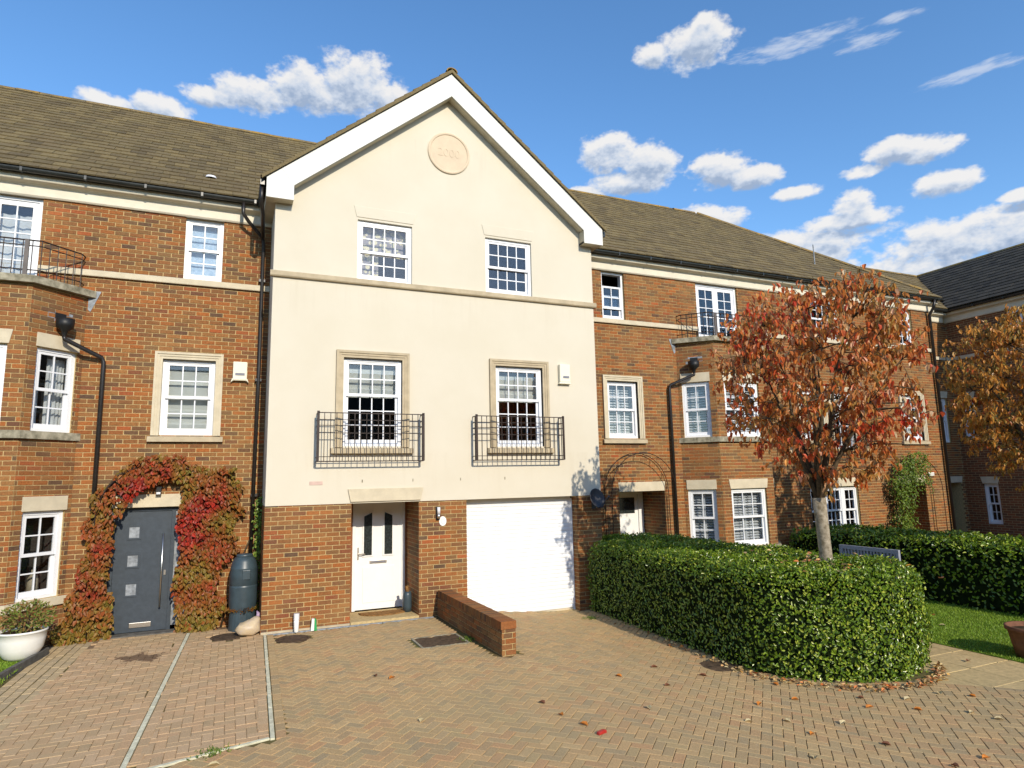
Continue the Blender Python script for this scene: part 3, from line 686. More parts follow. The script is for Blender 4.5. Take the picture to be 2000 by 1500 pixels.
strip('edging_strip', (-.11, -4.62), (-1.36, -4.93), .045, .005, M['concrete'], '')
strip('drain_channel', (.1, -.065), (2.9, -.055), .06, .004, M['lead'], '')
strip('kerb', (-2.93, .25), (-3.25, -1.75), .06, .1, M['kerb'], '')
strip('kerb', (-3.25, -1.75), (-4.6, -3.2), .06, .1, M['kerb'], '')
struct(MB().slab([(-2.96, .42), (-3.28, -1.75), (-4.6, -3.2), (-6.5, -3.2), (-6.5, .42)], -.06, .03).build('front_lawn', M['grass']))
# flagged path, lawn
flags = struct(MB().slab([(8.35, .9), (8.35, -5.4), (7.45, -5.85), (8.25, -6.66), (9.62, -7.66), (9.52, .9)], -.28, -.222).build('flagged_path', M['kerb']))
for yy in np.arange(-7.6, .9, .6):
    for k, xx in enumerate((7.2, 7.8, 8.4, 9.0)):
        cx, cy = xx+.3+.18*(int(yy*10) % 3)-.18, yy+.3
        P_ = [(8.1, 1.2), (8.1, -5.2), (7.35, -5.85), (8.2, -6.75), (9.6, -7.8), (9.7, .9)]
        if inpoly(cx, cy, P_):
            V0, F0 = chamfer_block(.59, .59, .04, .006); me = unit_mesh('flagstone', MB().add(V0, F0), M['flag'])
            inst(me, 'flagstone', flags, Matrix.Translation((cx, cy, -.204+rng.uniform(-.003, .001))) @ Matrix.Rotation(rng.uniform(-.02, .02), 4, 'Z'))
lawn = struct(MB().slab([(9.40, .95), (9.42, -6.2), (9.55, -7.2), (16, -7.0), (16, .95)], -.28, -.195).build('lawn', M['grass']))
def blades(n, x0, x1, y0, y1, z, parent, h=.035):
    P_ = np.column_stack([nrg.uniform(x0, x1, n), nrg.uniform(y0, y1, n), np.full(n, z)]); a = nrg.uniform(0, 6.283, n); w = .006
    d = np.column_stack([np.cos(a), np.sin(a), np.zeros(n)]); tip = P_+np.column_stack([nrg.normal(0, .012, n), nrg.normal(0, .012, n), nrg.uniform(.5, 1, n)*h])
    V = np.stack([P_-d*w, P_+d*w, tip], 1).reshape(-1, 3); Fq = np.arange(3*n).reshape(-1, 3)
    np_mesh('grass', V, Fq, M['blade'], parent, nrg.random(n), 'stuff')
blades(26000, 9.42, 12.6, -6.2, -1.5, -.195, lawn); blades(5000, -4.6, -3.05, -1.5, .4, .03, bpy.data.objects['front_lawn'])

# ------------------------------------------------------------------ the cream house
XR = 6.5
def cream_house():
    H = thing('townhouse', 'cream rendered gabled townhouse with brick ground floor and white garage door', 'house', (3.25, .5, 0))
    F = WF; FR = Fr(0, -.02)
    # brick ground floor
    ops = [(1.42, 2.64, -.3, 2.075, .9), (3.56, 5.93, -.3, 2.05, .22)]
    mb = MB(); wall_panel(mb, F, 0, XR, -.3, 2.05, ops)
    FL = Fr(0, 1.05, (0, -1), (1, 0)); wall_panel(mb, FL, 0, 1.05, -.3, 2.05, [])
    mb.F = None; mb.add([(XR, 0, -.3), (XR, 9.5, -.3), (XR, 9.5, 7.6), (XR, 0, 7.6), (0, 9.5, -.3), (0, 9.5, 7.6)], [(0, 1, 2, 3), (1, 4, 5, 2)])
    wl = mb.build('wall', M['mortar'], H)
    bl = []; brickwork(bl, F, .002, XR, -.3, 2.05, ops, .1); brickwork(bl, FL, 0, 1.05, -.3, 2.05)
    FD = Fr(2.64, .9, (0, -1), (1, 0)); brickwork(bl, FD, 0, .9, -.05, 2.06); FD2 = Fr(1.42, 0, (0, 1), (-1, 0)); brickwork(bl, FD2, 0, .86, -.05, 2.06)
    FG = Fr(5.93, .2, (0, -1), (1, 0)); brickwork(bl, FG, 0, .2, -.25, 2.04)
    flush_bricks(bl, wl, M['brick'], 'red')
    MB().box(1.40, 2.66, .01, .9, 2.076, 2.09).build('porch_ceiling', M['soffit'], H)
    # render
    w1, w2, w3, w4 = (1.455, 2.495, 6.14, 7.30), (4.015, 5.045, 6.14, 7.30), (1.24, 2.31, 3.05, 4.65), (4.185, 5.22, 3.05, 4.65)
    mb = MB(); wall_panel(mb, FR, 0, XR, 2.05, 7.45, [w1, w2, w3, w4], 0, .12)
    mb.add([(0, 0, 7.45), (XR, 0, 7.45), (XR, 0, 7.62), (3.25, 0, 10.27), (0, 0, 7.62)], [(0, 1, 2, 3, 4)])
    mb.F = None
    mb.add([(0, -.02, 2.05), (0, 1.2, 2.05), (0, 1.2, 7.7), (0, -.02, 7.7)], [(3, 2, 1, 0)]); mb.add([(XR, -.02, 2.05), (XR, 1.2, 2.05), (XR, 1.2, 7.7), (XR, -.02, 7.7)], [(0, 1, 2, 3)])
    mb.add([(0, -.02, 2.05), (XR, -.02, 2.05), (XR, .02, 2.05), (0, .02, 2.05)], [(3, 2, 1, 0)])
    mb.build('rendered_wall', M['render'], H)
    MB(FR).xprism([(.03, 6.03), (-.045, 6.03), (-.06, 6.05), (-.06, 6.125), (.0, 6.15), (.03, 6.15)], -.05, XR+.05).build('string_course', M['stone'], H)
    for (a, b, c, e), ins in ((w1, 'gold_sparkle'), (w2, None)):
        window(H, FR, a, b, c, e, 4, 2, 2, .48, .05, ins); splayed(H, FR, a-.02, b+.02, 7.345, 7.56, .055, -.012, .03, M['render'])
    for (a, b, c, e) in (w3, w4):
        window(H, FR, a, b, c, e, 4, 2, 3, .58, .05, 'blindtop'); surround(H, FR, a, b, c-.02, e, .13, M['stone']); sill(H, FR, a-.2, b+.2, 2.92, 3.03, .09, M['stone'])
    for a, b in ((.80, 2.66), (3.70, 5.56)): juliet(H, FR, a, b)
    # door lintel, small drip marks, air brick
    splayed(H, FR, 1.40, 2.66, 2.076, 2.30, .05, -.035, .03, M['stonepale'])
    MB(FR).box(.70, .92, -.008, .02, 2.385, 2.445).build('air_brick', M['pinkbrick'], H)
    for x in (1.6, 2.52, 3.44, 4.35): MB(FR).box(x-.008, x+.008, -.006, .02, 2.41, 2.46).build('weep_vent', M['stonegrey'], H)
    MB(F).box(0.0, 1.42, -.028, .03, -.06, .035).build('plinth', M['stone'], H)
    # bargeboard, soffits
    Bp = [(3.25, 10.57), (-.17, 7.77), (-.17, 7.39), (.29, 7.39), (.29, 7.67), (3.25, 10.09), (6.21, 7.67), (6.21, 7.39), (6.67, 7.39), (6.67, 7.77)]
    B1 = [Bp[0], Bp[1], Bp[2], Bp[3], Bp[4], Bp[5]]; B2 = [Bp[0], Bp[5], Bp[6], Bp[7], Bp[8], Bp[9]]
    MB().prism(B1, -.25, -.222).build('bargeboard', M['barge'], H, bevel=.004); MB().prism(B2, -.25, -.222).build('bargeboard', M['barge'], H, bevel=.004)
    for P_ in ([(1.70, 8.86), (1.735, 8.825), (2.05, 9.1), (2.02, 9.135)],): pass
    for x, z in ((.075, 7.93), (1.52, 9.15)): MB().prism([(x-.004, z+.02), (x+.004, z+.02), (x+.234, z-.28), (x+.226, z-.28)], -.2505, -.249).build('board_joint', M['soffit'], H)
    so = MB()
    for a, b in (((.31, 7.675), (3.25, 10.08)), ((3.25, 10.08), (6.19, 7.675))): so.add([(a[0], -.222, a[1]), (b[0], -.222, b[1]), (b[0], -.02, b[1]+.02), (a[0], -.02, a[1]+.02), (a[0], -.222, a[1]+.04), (b[0], -.222, b[1]+.04), (b[0], -.02, b[1]+.06), (a[0], -.02, a[1]+.06)], BOXF)
    so.box(-.168, .288, -.222, .0, 7.395, 7.44).box(6.212, 6.668, -.222, .0, 7.395, 7.44)
    so.add([(.288, -.222, 7.40), (.288, -.02, 7.40), (.288, -.02, 7.70), (.288, -.222, 7.70), (6.212, -.222, 7.40), (6.212, -.02, 7.40), (6.212, -.02, 7.70), (6.212, -.222, 7.70)], [(0, 1, 2, 3), (7, 6, 5, 4)])
    so.box(-.166, -.002, 0.001, 1.1, 7.40, 7.70).box(6.502, 6.666, 0.001, 1.1, 7.40, 7.70); so.build('soffit', M['soffit'], H)
    # roof
    dk = MB(); dk.add([(-.2, -.262, 7.755), (3.25, -.262, 10.615), (3.25, 4.4, 10.615), (-.2, 1.0, 7.755), (6.7, -.262, 7.755), (6.7, 1.0, 7.755)], [(0, 3, 2, 1), (4, 1, 2, 5)])
    dk.add([(-.2, -.262, 7.755), (3.25, -.262, 10.615), (3.25, -.262, 10.585), (-.2, -.262, 7.725), (6.7, -.262, 7.755), (6.7, -.262, 7.725)], [(0, 1, 2, 3), (4, 5, 2, 1)])
    dk.add([(0, 5.2, 11.37), (6.5, 5.2, 11.37), (6.5, 9.7, 7.6), (0, 9.7, 7.6)], [(0, 1, 2, 3)])
    rf = dk.build('roof', M['deck'], H)
    tile_roof(rf, (-.24, -.285, 7.735), (0, 1, 0), (3.45, 0, 2.86), [(0, 0), (1.35, 0), (4.7, 4.48), (0, 4.48)], M['tile'], 'main', 40, verge=True)
    tile_roof(rf, (6.74, -.285, 7.735), (0, 1, 0), (-3.45, 0, 2.86), [(0, 0), (1.35, 0), (4.7, 4.48), (0, 4.48)], M['tile'], 'main', 80, verge=True)
    for sg in (-1, 1): MB().prism([(3.25+sg*0, 10.655), (3.25+sg*3.5, 7.755), (3.25+sg*3.5, 7.70), (3.25+sg*0, 10.585)], -.296, -.256).build('verge', M['tile'], rf)
    ridge_tiles(rf, (3.25, -.29, 10.64), (3.25, 4.2, 10.63), M['ridge'])
    MB().box(-.27, -.2, -.2, 1.0, 7.62, 7.73).box(6.7, 6.77, -.2, 1.0, 7.62, 7.73).build('gutter', M['gutter'], H)
    MB().tube([(-.24, -.12, 7.66), (-.24, -.12, 7.34), (-.2, .1, 7.2), (-.16, .9, 7.05)], .034, 10).build('downpipe', M['blackpipe'], H, smooth=True)
    # date stone
    md = MB(); n = 48; Rm = .44; cx, cz = 3.253, 8.965
    prof = [(0, -.016), (.385, -.016), (.395, -.03), (.42, -.034), (.44, -.026), (.44, .0)]
    V = [(cx+r*math.cos(2*math.pi*k/n), y-.02, cz+r*math.sin(2*math.pi*k/n)) for r, y in prof for k in range(n)]
    md.add(V, [(i*n+k, i*n+(k+1) % n, (i+1)*n+(k+1) % n, (i+1)*n+k) for i in range(len(prof)-1) for k in range(n)])
    mo = md.build('date_stone', M['medal'], H, smooth=False)
    text('2000', (cx, -.037, cz-.075), .24, M['medal'], mo, 'date_numerals', .0045)
    # front door at the back of the porch
    FDr = Fr(0, .87); D = MB(FDr)
    D.box(1.60, 1.66, 0, .07, .05, 2.07).box(2.55, 2.60, 0, .07, .05, 2.07).box(1.66, 2.55, 0.001, .07, 2.02, 2.07)
    D.box(1.66, 2.55, .03, .075, .06, 2.02)
    dr = D.build('front_door', M['doorwhite'], H, bevel=.004)
    MB(FDr).box(1.43, 1.60, .005, .07, -.02, 2.08).box(2.60, 2.635, .005, .07, -.02, 2.08).build('door_jamb', M['brickdark'], H)
    for i, (a, b, zl, zr) in enumerate(((1.815, 1.965, 1.77, 1.84), (2.205, 2.355, 1.84, 1.77))):
        MB(FDr).prism([(a-.03, 1.02), (b+.03, 1.02), (b+.03, zr+.03), (a-.03, zl+.03)], .012, .032).build('glazing_bead', M['doorwhite'], dr, bevel=.004)
        MB(FDr).prism([(a, 1.05), (b, 1.05), (b, zr), (a, zl)], .006, .014).build('pane', M['doorglass'], dr)
    for zz in ((.30, .80),): MB(FDr).box(1.80, 2.40, .022, .035, .18, .84).build('door_panel', M['doorwhite'], dr, bevel=.008)
    MB(FDr).box(1.93, 2.25, .005, .032, .895, .95).build('letter_plate', M['chrome'], dr, bevel=.006); MB(FDr).box(1.96, 2.22, .0025, .006, .91, .935).build('letter_slot', M['alarmgrey'], dr)
    MB(FDr).box(1.70, 1.722, .0, .03, .98, 1.2).tube([(1.711, .0, 1.08), (1.711, -.045, 1.08), (1.83, -.045, 1.08)], .01, 8).build('door_handle', M['chrome'], dr)
    MB().box(1.43, 2.635, -.03, .86, -.1, .045).build('door_step', M['flag'], H, bevel=.008)
    # garage door: roller slats
    FGd = Fr(0, .2); g0 = MB(FGd).box(3.56, 3.60, -.01, .05, -.2, 2.0).box(5.89, 5.93, -.01, .05, -.2, 2.0).box(3.60, 5.89, -.008, .05, 1.93, 2.05).build('garage_door', M['garage'], H)
    z = -.165; i = 0
    sl = MB(FGd).xprism([(.03, 0), (.005, .0), (-.002, .008), (-.004, .036), (-.002, .064), (.005, .0735), (.03, .0735)], 3.602, 5.888)
    me = unit_mesh('garage_slat', sl, M['garage'])
    while z < 1.90: inst(me, 'slat', g0, Matrix.Translation((0, 0, z))); z += .0757
    MB(FGd).box(3.602, 5.888, -.002, .03, -.205, -.168).build('bottom_rail', M['stonepale'], g0)
    MB().box(3.58, 5.92, -.01, .3, -.3, -.2).build('garage_sill', M['flag'], H)
    MB().box(3.4, 6.1, .26, .3, -.2, 2.1).build('garage_lining', M['room'], H)
    return H
def juliet(H, F, a, b):
    d = -.21; z0, z1 = 2.78, 3.62; R = MB(F)
    for x in (a, b): R.box(x-.022, x+.022, d-.008, d+.008, z0, z1+.03)
    for z, r in ((z1, .008), (3.50, .006), (3.40, .006), (3.27, .006), (2.86, .006), (z0, .009)):
        R.box(a, b, d-r, d+r, z-r, z+r)
        for x in (a, b): R.box(x-r, x+r, d, 0, z-r, z+r)
    rl = R.build('balcony_railing', M['iron'], H)
    n = int((b-a)/.103)
    baluster_row(rl, F, [(a+(b-a)*i/n, d) for i in range(1, n)], z0, z1, .006); baluster_row(rl, F, [(x, -.12) for x in (a, b)], z0, z1, .006)
def text(body, loc, size, mat, parent, name, ext=.003, rot=math.pi/2):
    cu = bpy.data.curves.new(name, 'FONT'); cu.body = body; cu.size = size; cu.extrude = ext; cu.align_x = 'CENTER'
    ob = bpy.data.objects.new(name+'_tmp', cu); me = bpy.data.meshes.new_from_object(ob); bpy.data.objects.remove(ob)
    me.materials.clear(); me.materials.append(mat); o = bpy.data.objects.new(name, me); COL.objects.link(o)
    setp(o, parent); o.matrix_basis = Matrix.Translation(loc) @ Matrix.Rotation(rot, 4, 'X'); return o
cream = cream_house()

# ------------------------------------------------------------------ the brick houses
def gutter_run(H, F, u0, u1, d=-.30, z=7.66):
    r = .06; K = 9; pr = [(d+r*math.cos(math.pi+math.pi*i/(K-1)), z+.03+r*math.sin(math.pi+math.pi*i/(K-1))) for i in range(K)]
    pr2 = [(d+(r-.008)*math.cos(math.pi+math.pi*i/(K-1)), z+.03+(r-.008)*math.sin(math.pi+math.pi*i/(K-1))) for i in range(K)][::-1]
    g = MB(F).xprism(pr+pr2, u0, u1).build('gutter', M['gutter'], H)
    for i in range(int((u1-u0)/.9)+1): MB(F).box(u0+.1+i*.9, u0+.135+i*.9, d-.066, d+.066, z-.035, z+.034).build('gutter_bracket', M['gutter'], g)
def cornice_run(H, F, u0, u1):
    MB(F).xprism([(.03, 7.32), (-.04, 7.32), (-.06, 7.345), (-.06, 7.50), (-.10, 7.53), (-.19, 7.55), (-.20, 7.565), (-.20, 7.645), (.03, 7.645)], u0, u1).build('cornice', M['cornice'], H)
    MB(F).box(u0, u1, -.24, .03, 7.648, 7.69).build('eaves_board', M['gutter'], H)
def string_run(H, F, u0, u1):
    return MB(F).xprism([(.03, 6.03), (-.05, 6.03), (-.055, 6.045), (-.055, 6.13), (-.01, 6.15), (.03, 6.15)], u0, u1).build('string_course', M['stonepale'], H)
def trellis(F, u0, u1, z1, d0, d1, label, mat, base):
    """steel garden arch: two hooped rails joined by rungs"""
    T = thing('trellis_arch', label, 'trellis', F.p((u0+u1)/2, (d0+d1)/2, base)); c, r = (u0+u1)/2, (u1-u0)/2; zs = z1-r
    path = [(u0, base), (u0, zs)]+[(c-r*math.cos(math.pi*i/16), zs+r*math.sin(math.pi*i/16)) for i in range(1, 16)]+[(u1, zs), (u1, base)]
    for d in (d0, d1): MB(F).tube([(u, d, z) for u, z in path], .009, 6).build('hoop', mat, T, smooth=True)
    rung = [(u0, z) for z in np.arange(base+.35, zs, .45)]+[(u1, z) for z in np.arange(base+.35, zs, .45)]+[(c-r*math.cos(math.pi*i/6), zs+r*math.sin(math.pi*i/6)) for i in range(1, 6)]
    for u, z in rung: MB(F).tube([(u, d0, z), (u, d1, z)], .006, 6).build('rung', mat, T, smooth=True)
    return T
def bay_house(F, key, label, base, ins, uend, party):
    """three storey brick house with a canted bay; u runs away from the cream house"""
    H = thing('brick_house', label, 'house', F.p(uend/2, .5, base))
    B0, B1, B2, B3, BD = 2.92, 3.55, 5.15, 5.78, .63
    door = (1.07, 2.36, base-.1, 2.065, .14 if key == 'left' else .95)
    wt, wm, fr = (.84, 1.48, 6.15, 7.32), (.87, 1.72, 3.30, 4.65), (3.66, 5.02, 5.80, 7.32)
    hole = (B0, B3, base-.1, 5.64, 0)
    ops = [wt, wm, fr, door, hole]
    mb = MB(); wall_panel(mb, F, party, uend, base-.1, 7.66, ops); mb.F = F
    mb.add([(party, 8.6, base-.1), (uend, 8.6, base-.1), (uend, 8.6, 7.66), (party, 8.6, 7.66), (uend, 0, base-.1), (uend, 0, 7.66)], [(0, 1, 2, 3), (1, 4, 5, 2)])
    faces = [F.sub(B0, 0, BD, -BD), F.sub(B1, -BD, 1, 0), F.sub(B2, -BD, BD, BD)]; lens = [BD*math.sqrt(2), B2-B1, BD*math.sqrt(2)]
    wins = [(.09, .74), (.25, 1.35), (.15, .80)]; cols = [2, 3, 2]; bops = []
    for f, l, (a, b) in zip(faces, lens, wins):
        op = [(a, b, .73, 2.07, .1), (a, b, 3.32, 4.66, .1)]; bops.append(op); wall_panel(mb, f, 0, l, base-.1, 5.64, op)
    wl = mb.build('wall', M['mortar'], H)
    bl = []; brickwork(bl, F, party, uend, base-.1, 7.33, [o[:4] for o in ops])
    for f, l, op in zip(faces, lens, bops): brickwork(bl, f, .003, l-.003, base-.1, 5.64, [o[:4] for o in op], .06)
    if door[4] > .3:
        for fd in (F.sub(door[1], .95, 0, -1), F.sub(door[0], 0, 0, 1)): brickwork(bl, fd, 0, .95, base, 2.05)
    flush_bricks(bl, wl, M['brick'], 'red')
    # windows
    if key == 'left': window(H, F, *wt, 2, 2, 2, .5, .06, 'frost')
    else: open_sash(H, F, *wt)
    window(H, F, *wm, 3, 2, 2, .5, .06, 'blind' if key == 'left' else 'shutters'); surround(H, F, wm[0], wm[1], 3.29, wm[3], .125); sill(H, F, wm[0]-.17, wm[1]+.17, 3.18, 3.29, .08, M['stone'])
    for f, l, (a, b), c, k in zip(faces, lens, wins, cols, range(3)):
        window(H, f, a, b, 3.32, 4.66, c, 2, 2, .5, .05, ins[0], .35, 0); window(H, f, a, b, .73, 2.07, c, 2, 2, .5, .05, ins[1], .35, 0)
        splayed(H, f, a-.02, b+.02, 4.665, 4.89, .0 if k != 1 else .04); splayed(H, f, a-.02, b+.02, 2.075, 2.30, .0 if k != 1 else .04)
    o1 = [(B0-.06, 0), (B1-.03, -BD-.07), (B2+.03, -BD-.07), (B3+.06, 0)]; inn = [(B3-.04, .02), (B2-.02, -BD+.04), (B1+.02, -BD+.04), (B0+.04, .02)]
    for z0, z1, nm in ((3.19, 3.315, 'bay_sill'), (.60, .725, 'bay_sill')):
        MB(F).slab(o1+inn, z0, z1).build(nm, M['stonegrey'] if (z0 > 3 or key != 'left') else M['stonepale'], H, bevel=.004)
    # balcony over the bay
    MB(F).slab([(B0-.13, .02), (B0-.13, -.03), (B1-.04, -BD-.1), (B2+.04, -BD-.1), (B3+.13, -.03), (B3+.13, .02)], 5.645, 5.765).build('balcony_slab', M['stonegrey'], H, bevel=.006)
    MB(F).prism([(B0-.2, 5.77), (B0-.02, 5.77), (B0-.02, 5.44), (B0-.06, 5.4)], -.012, .02).build('flashing', M['lead'], H)
    path = [(B0+.09, -.16), (B1-.08, -BD+.0), (B2+.08, -BD+.0), (B3-.09, -.16)]; R = MB(F)
    for z, r in ((6.36, .012), (6.27, .009), (5.87, .009)):
        R.tube([(u, d, z) for u, d in path], r, 6)
        for q in (path[0], path[-1]): R.tube([(q[0], q[1], z), (q[0]+(-.02 if q is path[0] else .02), 0, z)], r, 6)
    rl = R.build('balcony_railing', M['iron'], H); pts = []
    for (p, q) in zip(path, path[1:]):
        n = max(2, int(math.hypot(q[0]-p[0], q[1]-p[1])/.12)); pts += [(p[0]+(q[0]-p[0])*i/n, p[1]+(q[1]-p[1])*i/n) for i in range(n)]
    baluster_row(rl, F, pts, 5.77, 6.36, .006)
    for u in (B1+.12, B2-.12): MB(F).box(u-.028, u+.028, -BD-.014, -BD+.014, 5.765, 6.37).build('post', M['railgrey'], rl)
    # french doors
    a, b, c, e = fr; mid = (a+b)/2; fm = MB(F).box(a, a+.06, .05, .16, 5.80, e).box(b-.06, b, .05, .16, 5.80, e).box(a+.06, b-.06, .051, .16, e-.06, e).build('french_door', M['white'], H)
    for x0, x1 in ((a+.06, mid), (mid, b-.06)): sash(fm, F, x0, x1, 5.82, e-.06, .07, 2, 5, .09, .16, .02, name='door_leaf')
    if key == 'left': fold_sheet(fm, F, a+.1, mid-.02, .27, 5.82, e-.25, .02, 10, M['curtain']); fold_sheet(fm, F, mid+.04, b-.1, .27, 5.82, e-.25, .02, 10, M['curtain'])
    room(fm, F, a, b, 5.82, e, .17, 1.2)
    # lintel and trim
    splayed(H, F, 1.09, 2.34, 2.07, 2.285, .03, -.014); string_run(H, F, party, fr[0]-.02); string_run(H, F, fr[1]+.02, uend); cornice_run(H, F, party, uend); gutter_run(H, F, party+.2, uend)
    # hopper on the canted side, bent pipe
    f = faces[0]; hx = .42
    MB(f).box(hx-.2, hx+.2, -.004, .03, 5.12, 5.29).build('spout_collar', M['lead'], H)
    MB(f).box(hx-.09, hx+.09, -.007, .03, 5.17, 5.27).build('spout', M['black'], H)
    MB(f).lathe([(.02, 4.86), (.035, 4.9), (.05, 4.96), (.125, 5.02), (.135, 5.16), (.12, 5.16), (.11, 5.08)], (hx, -.13, 0), 14).build('hopper', M['black'], H, smooth=True)
    h0 = f.p(hx, -.13, 4.88); inv = lambda q: ((q[0]-F.o[0])*F.u[0], q[1]-F.o[1], q[2])
    MB(F).tube([inv(h0), inv((h0[0], h0[1], 4.83)), (2.63, -.09, 4.60), (2.60, -.08, 4.52), (2.60, -.08, base)], .036, 10).build('downpipe', M['blackpipe'], H, smooth=True)
    # roof
    return H, wl
def open_sash(H, F, u0, u1, z0, z1):
    """small window with its upper sash slid halfway down"""
    win = MB(F).box(u0, u0+.055, .06, .18, z0, z1).box(u1-.055, u1, .06, .18, z0, z1).box(u0+.055, u1-.055, .061, .18, z0, z0+.05).box(u0+.055, u1-.055, .061, .18, z1-.055, z1).build('window', M['white'], H)
    sash(win, F, u0+.055, u1-.055, z0+.26, z0+.82, .072, 2, 2); sash(win, F, u0+.055, u1-.055, z0+.05, z0+.60, .112, 2, 2); room(win, F, u0, u1, z0, z1, .18, 1.2)

def main_roof(H, O, poly, rid=None, hip=None, key='main', limit=300):
    W = Vector((0, 4.45, 3.70)).normalized(); Ov = Vector(O)
    dk = MB(); pts = [Ov+Vector((u, 0, 0))+W*w for u, w in poly]; dk.add([(p.x, p.y, p.z-.004) for p in pts], [tuple(range(len(pts)))])
    if rid: dk.add([(rid[0][0], rid[0][1], rid[0][2]-.03), (rid[1][0], rid[1][1], rid[1][2]-.03), (rid[1][0], 9.65, 7.6), (rid[0][0], 9.65, 7.6)], [(0, 1, 2, 3)])
    r = dk.build('roof', M['deck'], H); tile_roof(r, O, (1, 0, 0), tuple(W), poly, M['tile'], 'main', limit)
    if rid: ridge_tiles(r, *rid, M['ridge'])
    if hip: ridge_tiles(r, *hip, M['ridge'], 'hip_tile')
    return r
FLf = Fr(-.0, 1.05, (-1, 0), (0, 1)); FA = Fr(6.56, 1.05)
HL, wlL = bay_house(FLf, 'left', 'red brick townhouse with anthracite front door wreathed in red creeper', 0.0, ('curtains', 'lamp'), 6.6, 0.003)
RZ = 11.40; RY = 5.17; SL = 5.787
rl_ = main_roof(HL, (-7.6, .72, 7.70), [(0, 0), (7.42, 0), (10.85, 4.5), (10.85, SL), (0, SL)], ((-7.6, RY, RZ), (3.2, RY, RZ)))
MB().lathe([(.001, .05), (.09, .04), (.10, .0)], (-1.12, 1.42, 8.32), 12, 1, .8).build('roof_vent', M['lampglass'], rl_, smooth=True)
HA, wlA = bay_house(FA, 'right', 'red brick townhouse with louvred shutters and canted bay beside the cream gable', -.2, ('shutters', 'shutters'), 6.39, -.058)
rA = main_roof(HA, (3.25, .72, 7.70), [(3.43, 0), (9.69, 0), (9.69, SL), (0, SL), (0, 4.5)], ((3.3, RY, RZ), (12.95, RY, RZ)))
# left house door, downpipe
def left_door():
    F = FLf; d = .10; z0 = .0
    D = MB(F).box(1.08, 1.13, d, d+.08, z0, 2.06).box(2.29, 2.35, d, d+.08, z0, 2.06).box(1.13, 2.29, d+.001, d+.08, 2.0, 2.06).box(1.39, 1.45, d+.001, d+.08, z0, 2.0).box(1.45, 2.29, d+.02, d+.075, z0+.02, 2.0)
    dr = D.build('front_door', M['anthracite'], HL, bevel=.004, label='anthracite door with three small square panes')
    MB(F).box(1.13, 1.39, d+.03, d+.04, z0+.08, 2.0).build('side_light', M['lead'], dr)
    for z in (.59, 1.06, 1.53):
        mb = MB(F)
        for a, b, c, e in ((1.90, 2.11, z, z+.03), (1.90, 2.11, z+.21, z+.24), (1.90, 1.93, z+.03, z+.21), (2.08, 2.11, z+.03, z+.21)): mb.box(a, b, d+.006, d+.022, c, e)
        mb.build('glazing_bead', M['anthracite'], dr); MB(F).box(1.93, 2.08, d+.012, d+.018, z+.03, z+.21).build('pane', M['lead'], dr)
    MB(F).tube([(1.56, d-.06, .40), (1.56, d-.06, 1.62)], .016, 10).tube([(1.56, d-.06, .52), (1.56, d+.02, .52)], .009, 8).tube([(1.56, d-.06, 1.50), (1.56, d+.02, 1.50)], .009, 8).build('pull_handle', M['steel'], dr, smooth=True)
    MB(F).box(1.68, 2.0, d+.004, d+.022, .09, .17).build('letter_plate', M['steel'], dr, bevel=.004)
    MB(F).box(1.50, 1.53, d+.004, d+.022, .92, 1.0).build('lock_plate', M['steel'], dr)
    MB(F).box(1.05, 2.37, -.16, d, -.05, .02).build('door_step', M['kerb'], HL, bevel=.006)
    MB(F).tube([(.52, -.30, 7.64), (.52, -.30, 7.42), (.42, -.24, 7.30), (.17, -.12, 7.06), (.14, -.08, 6.95), (.14, -.08, 4.5), (.165, -.08, 1.24)], .034, 10).build('downpipe', M['blackpipe'], HL, smooth=True)
    for z in (6.2, 4.3, 2.2): MB(F).box(.09, .2, -.1, .0, z, z+.05).build('pipe_clip', M['blackpipe'], HL)
left_door()
def right_door():
    F = FA; d = .95
    w = MB(F).box(1.08, 1.14, d-.07, d, -.2, 2.06).box(2.20, 2.34, d-.07, d, -.2, 2.06).box(1.14, 2.20, d-.069, d, 1.98, 2.06).box(1.14, 2.20, d-.035, d, -.2, 1.98).build('front_door', M['doorwhite'], HA, bevel=.004)
    MB(F).box(1.24, 2.10, d-.042, d-.03, 1.52, 1.90).build('pane', M['doorglass'], w); MB(F).box(1.24, 2.10, d-.045, d-.03, .3, 1.38).build('door_panel', M['doorwhite'], w, bevel=.006)
    MB(F).box(1.0, 2.45, d+.001, d+.03, -.3, 2.2).build('porch_wall', M['brickdark'], HA); MB(F).box(1.0, 2.45, .01, d, 2.066, 2.08).build('porch_ceiling', M['soffit'], HA); MB(F).box(1.07, 2.36, -.05, d, -.3, -.1).build('door_step', M['flag'], HA)
right_door()
FB = Fr(12.95, 1.05)
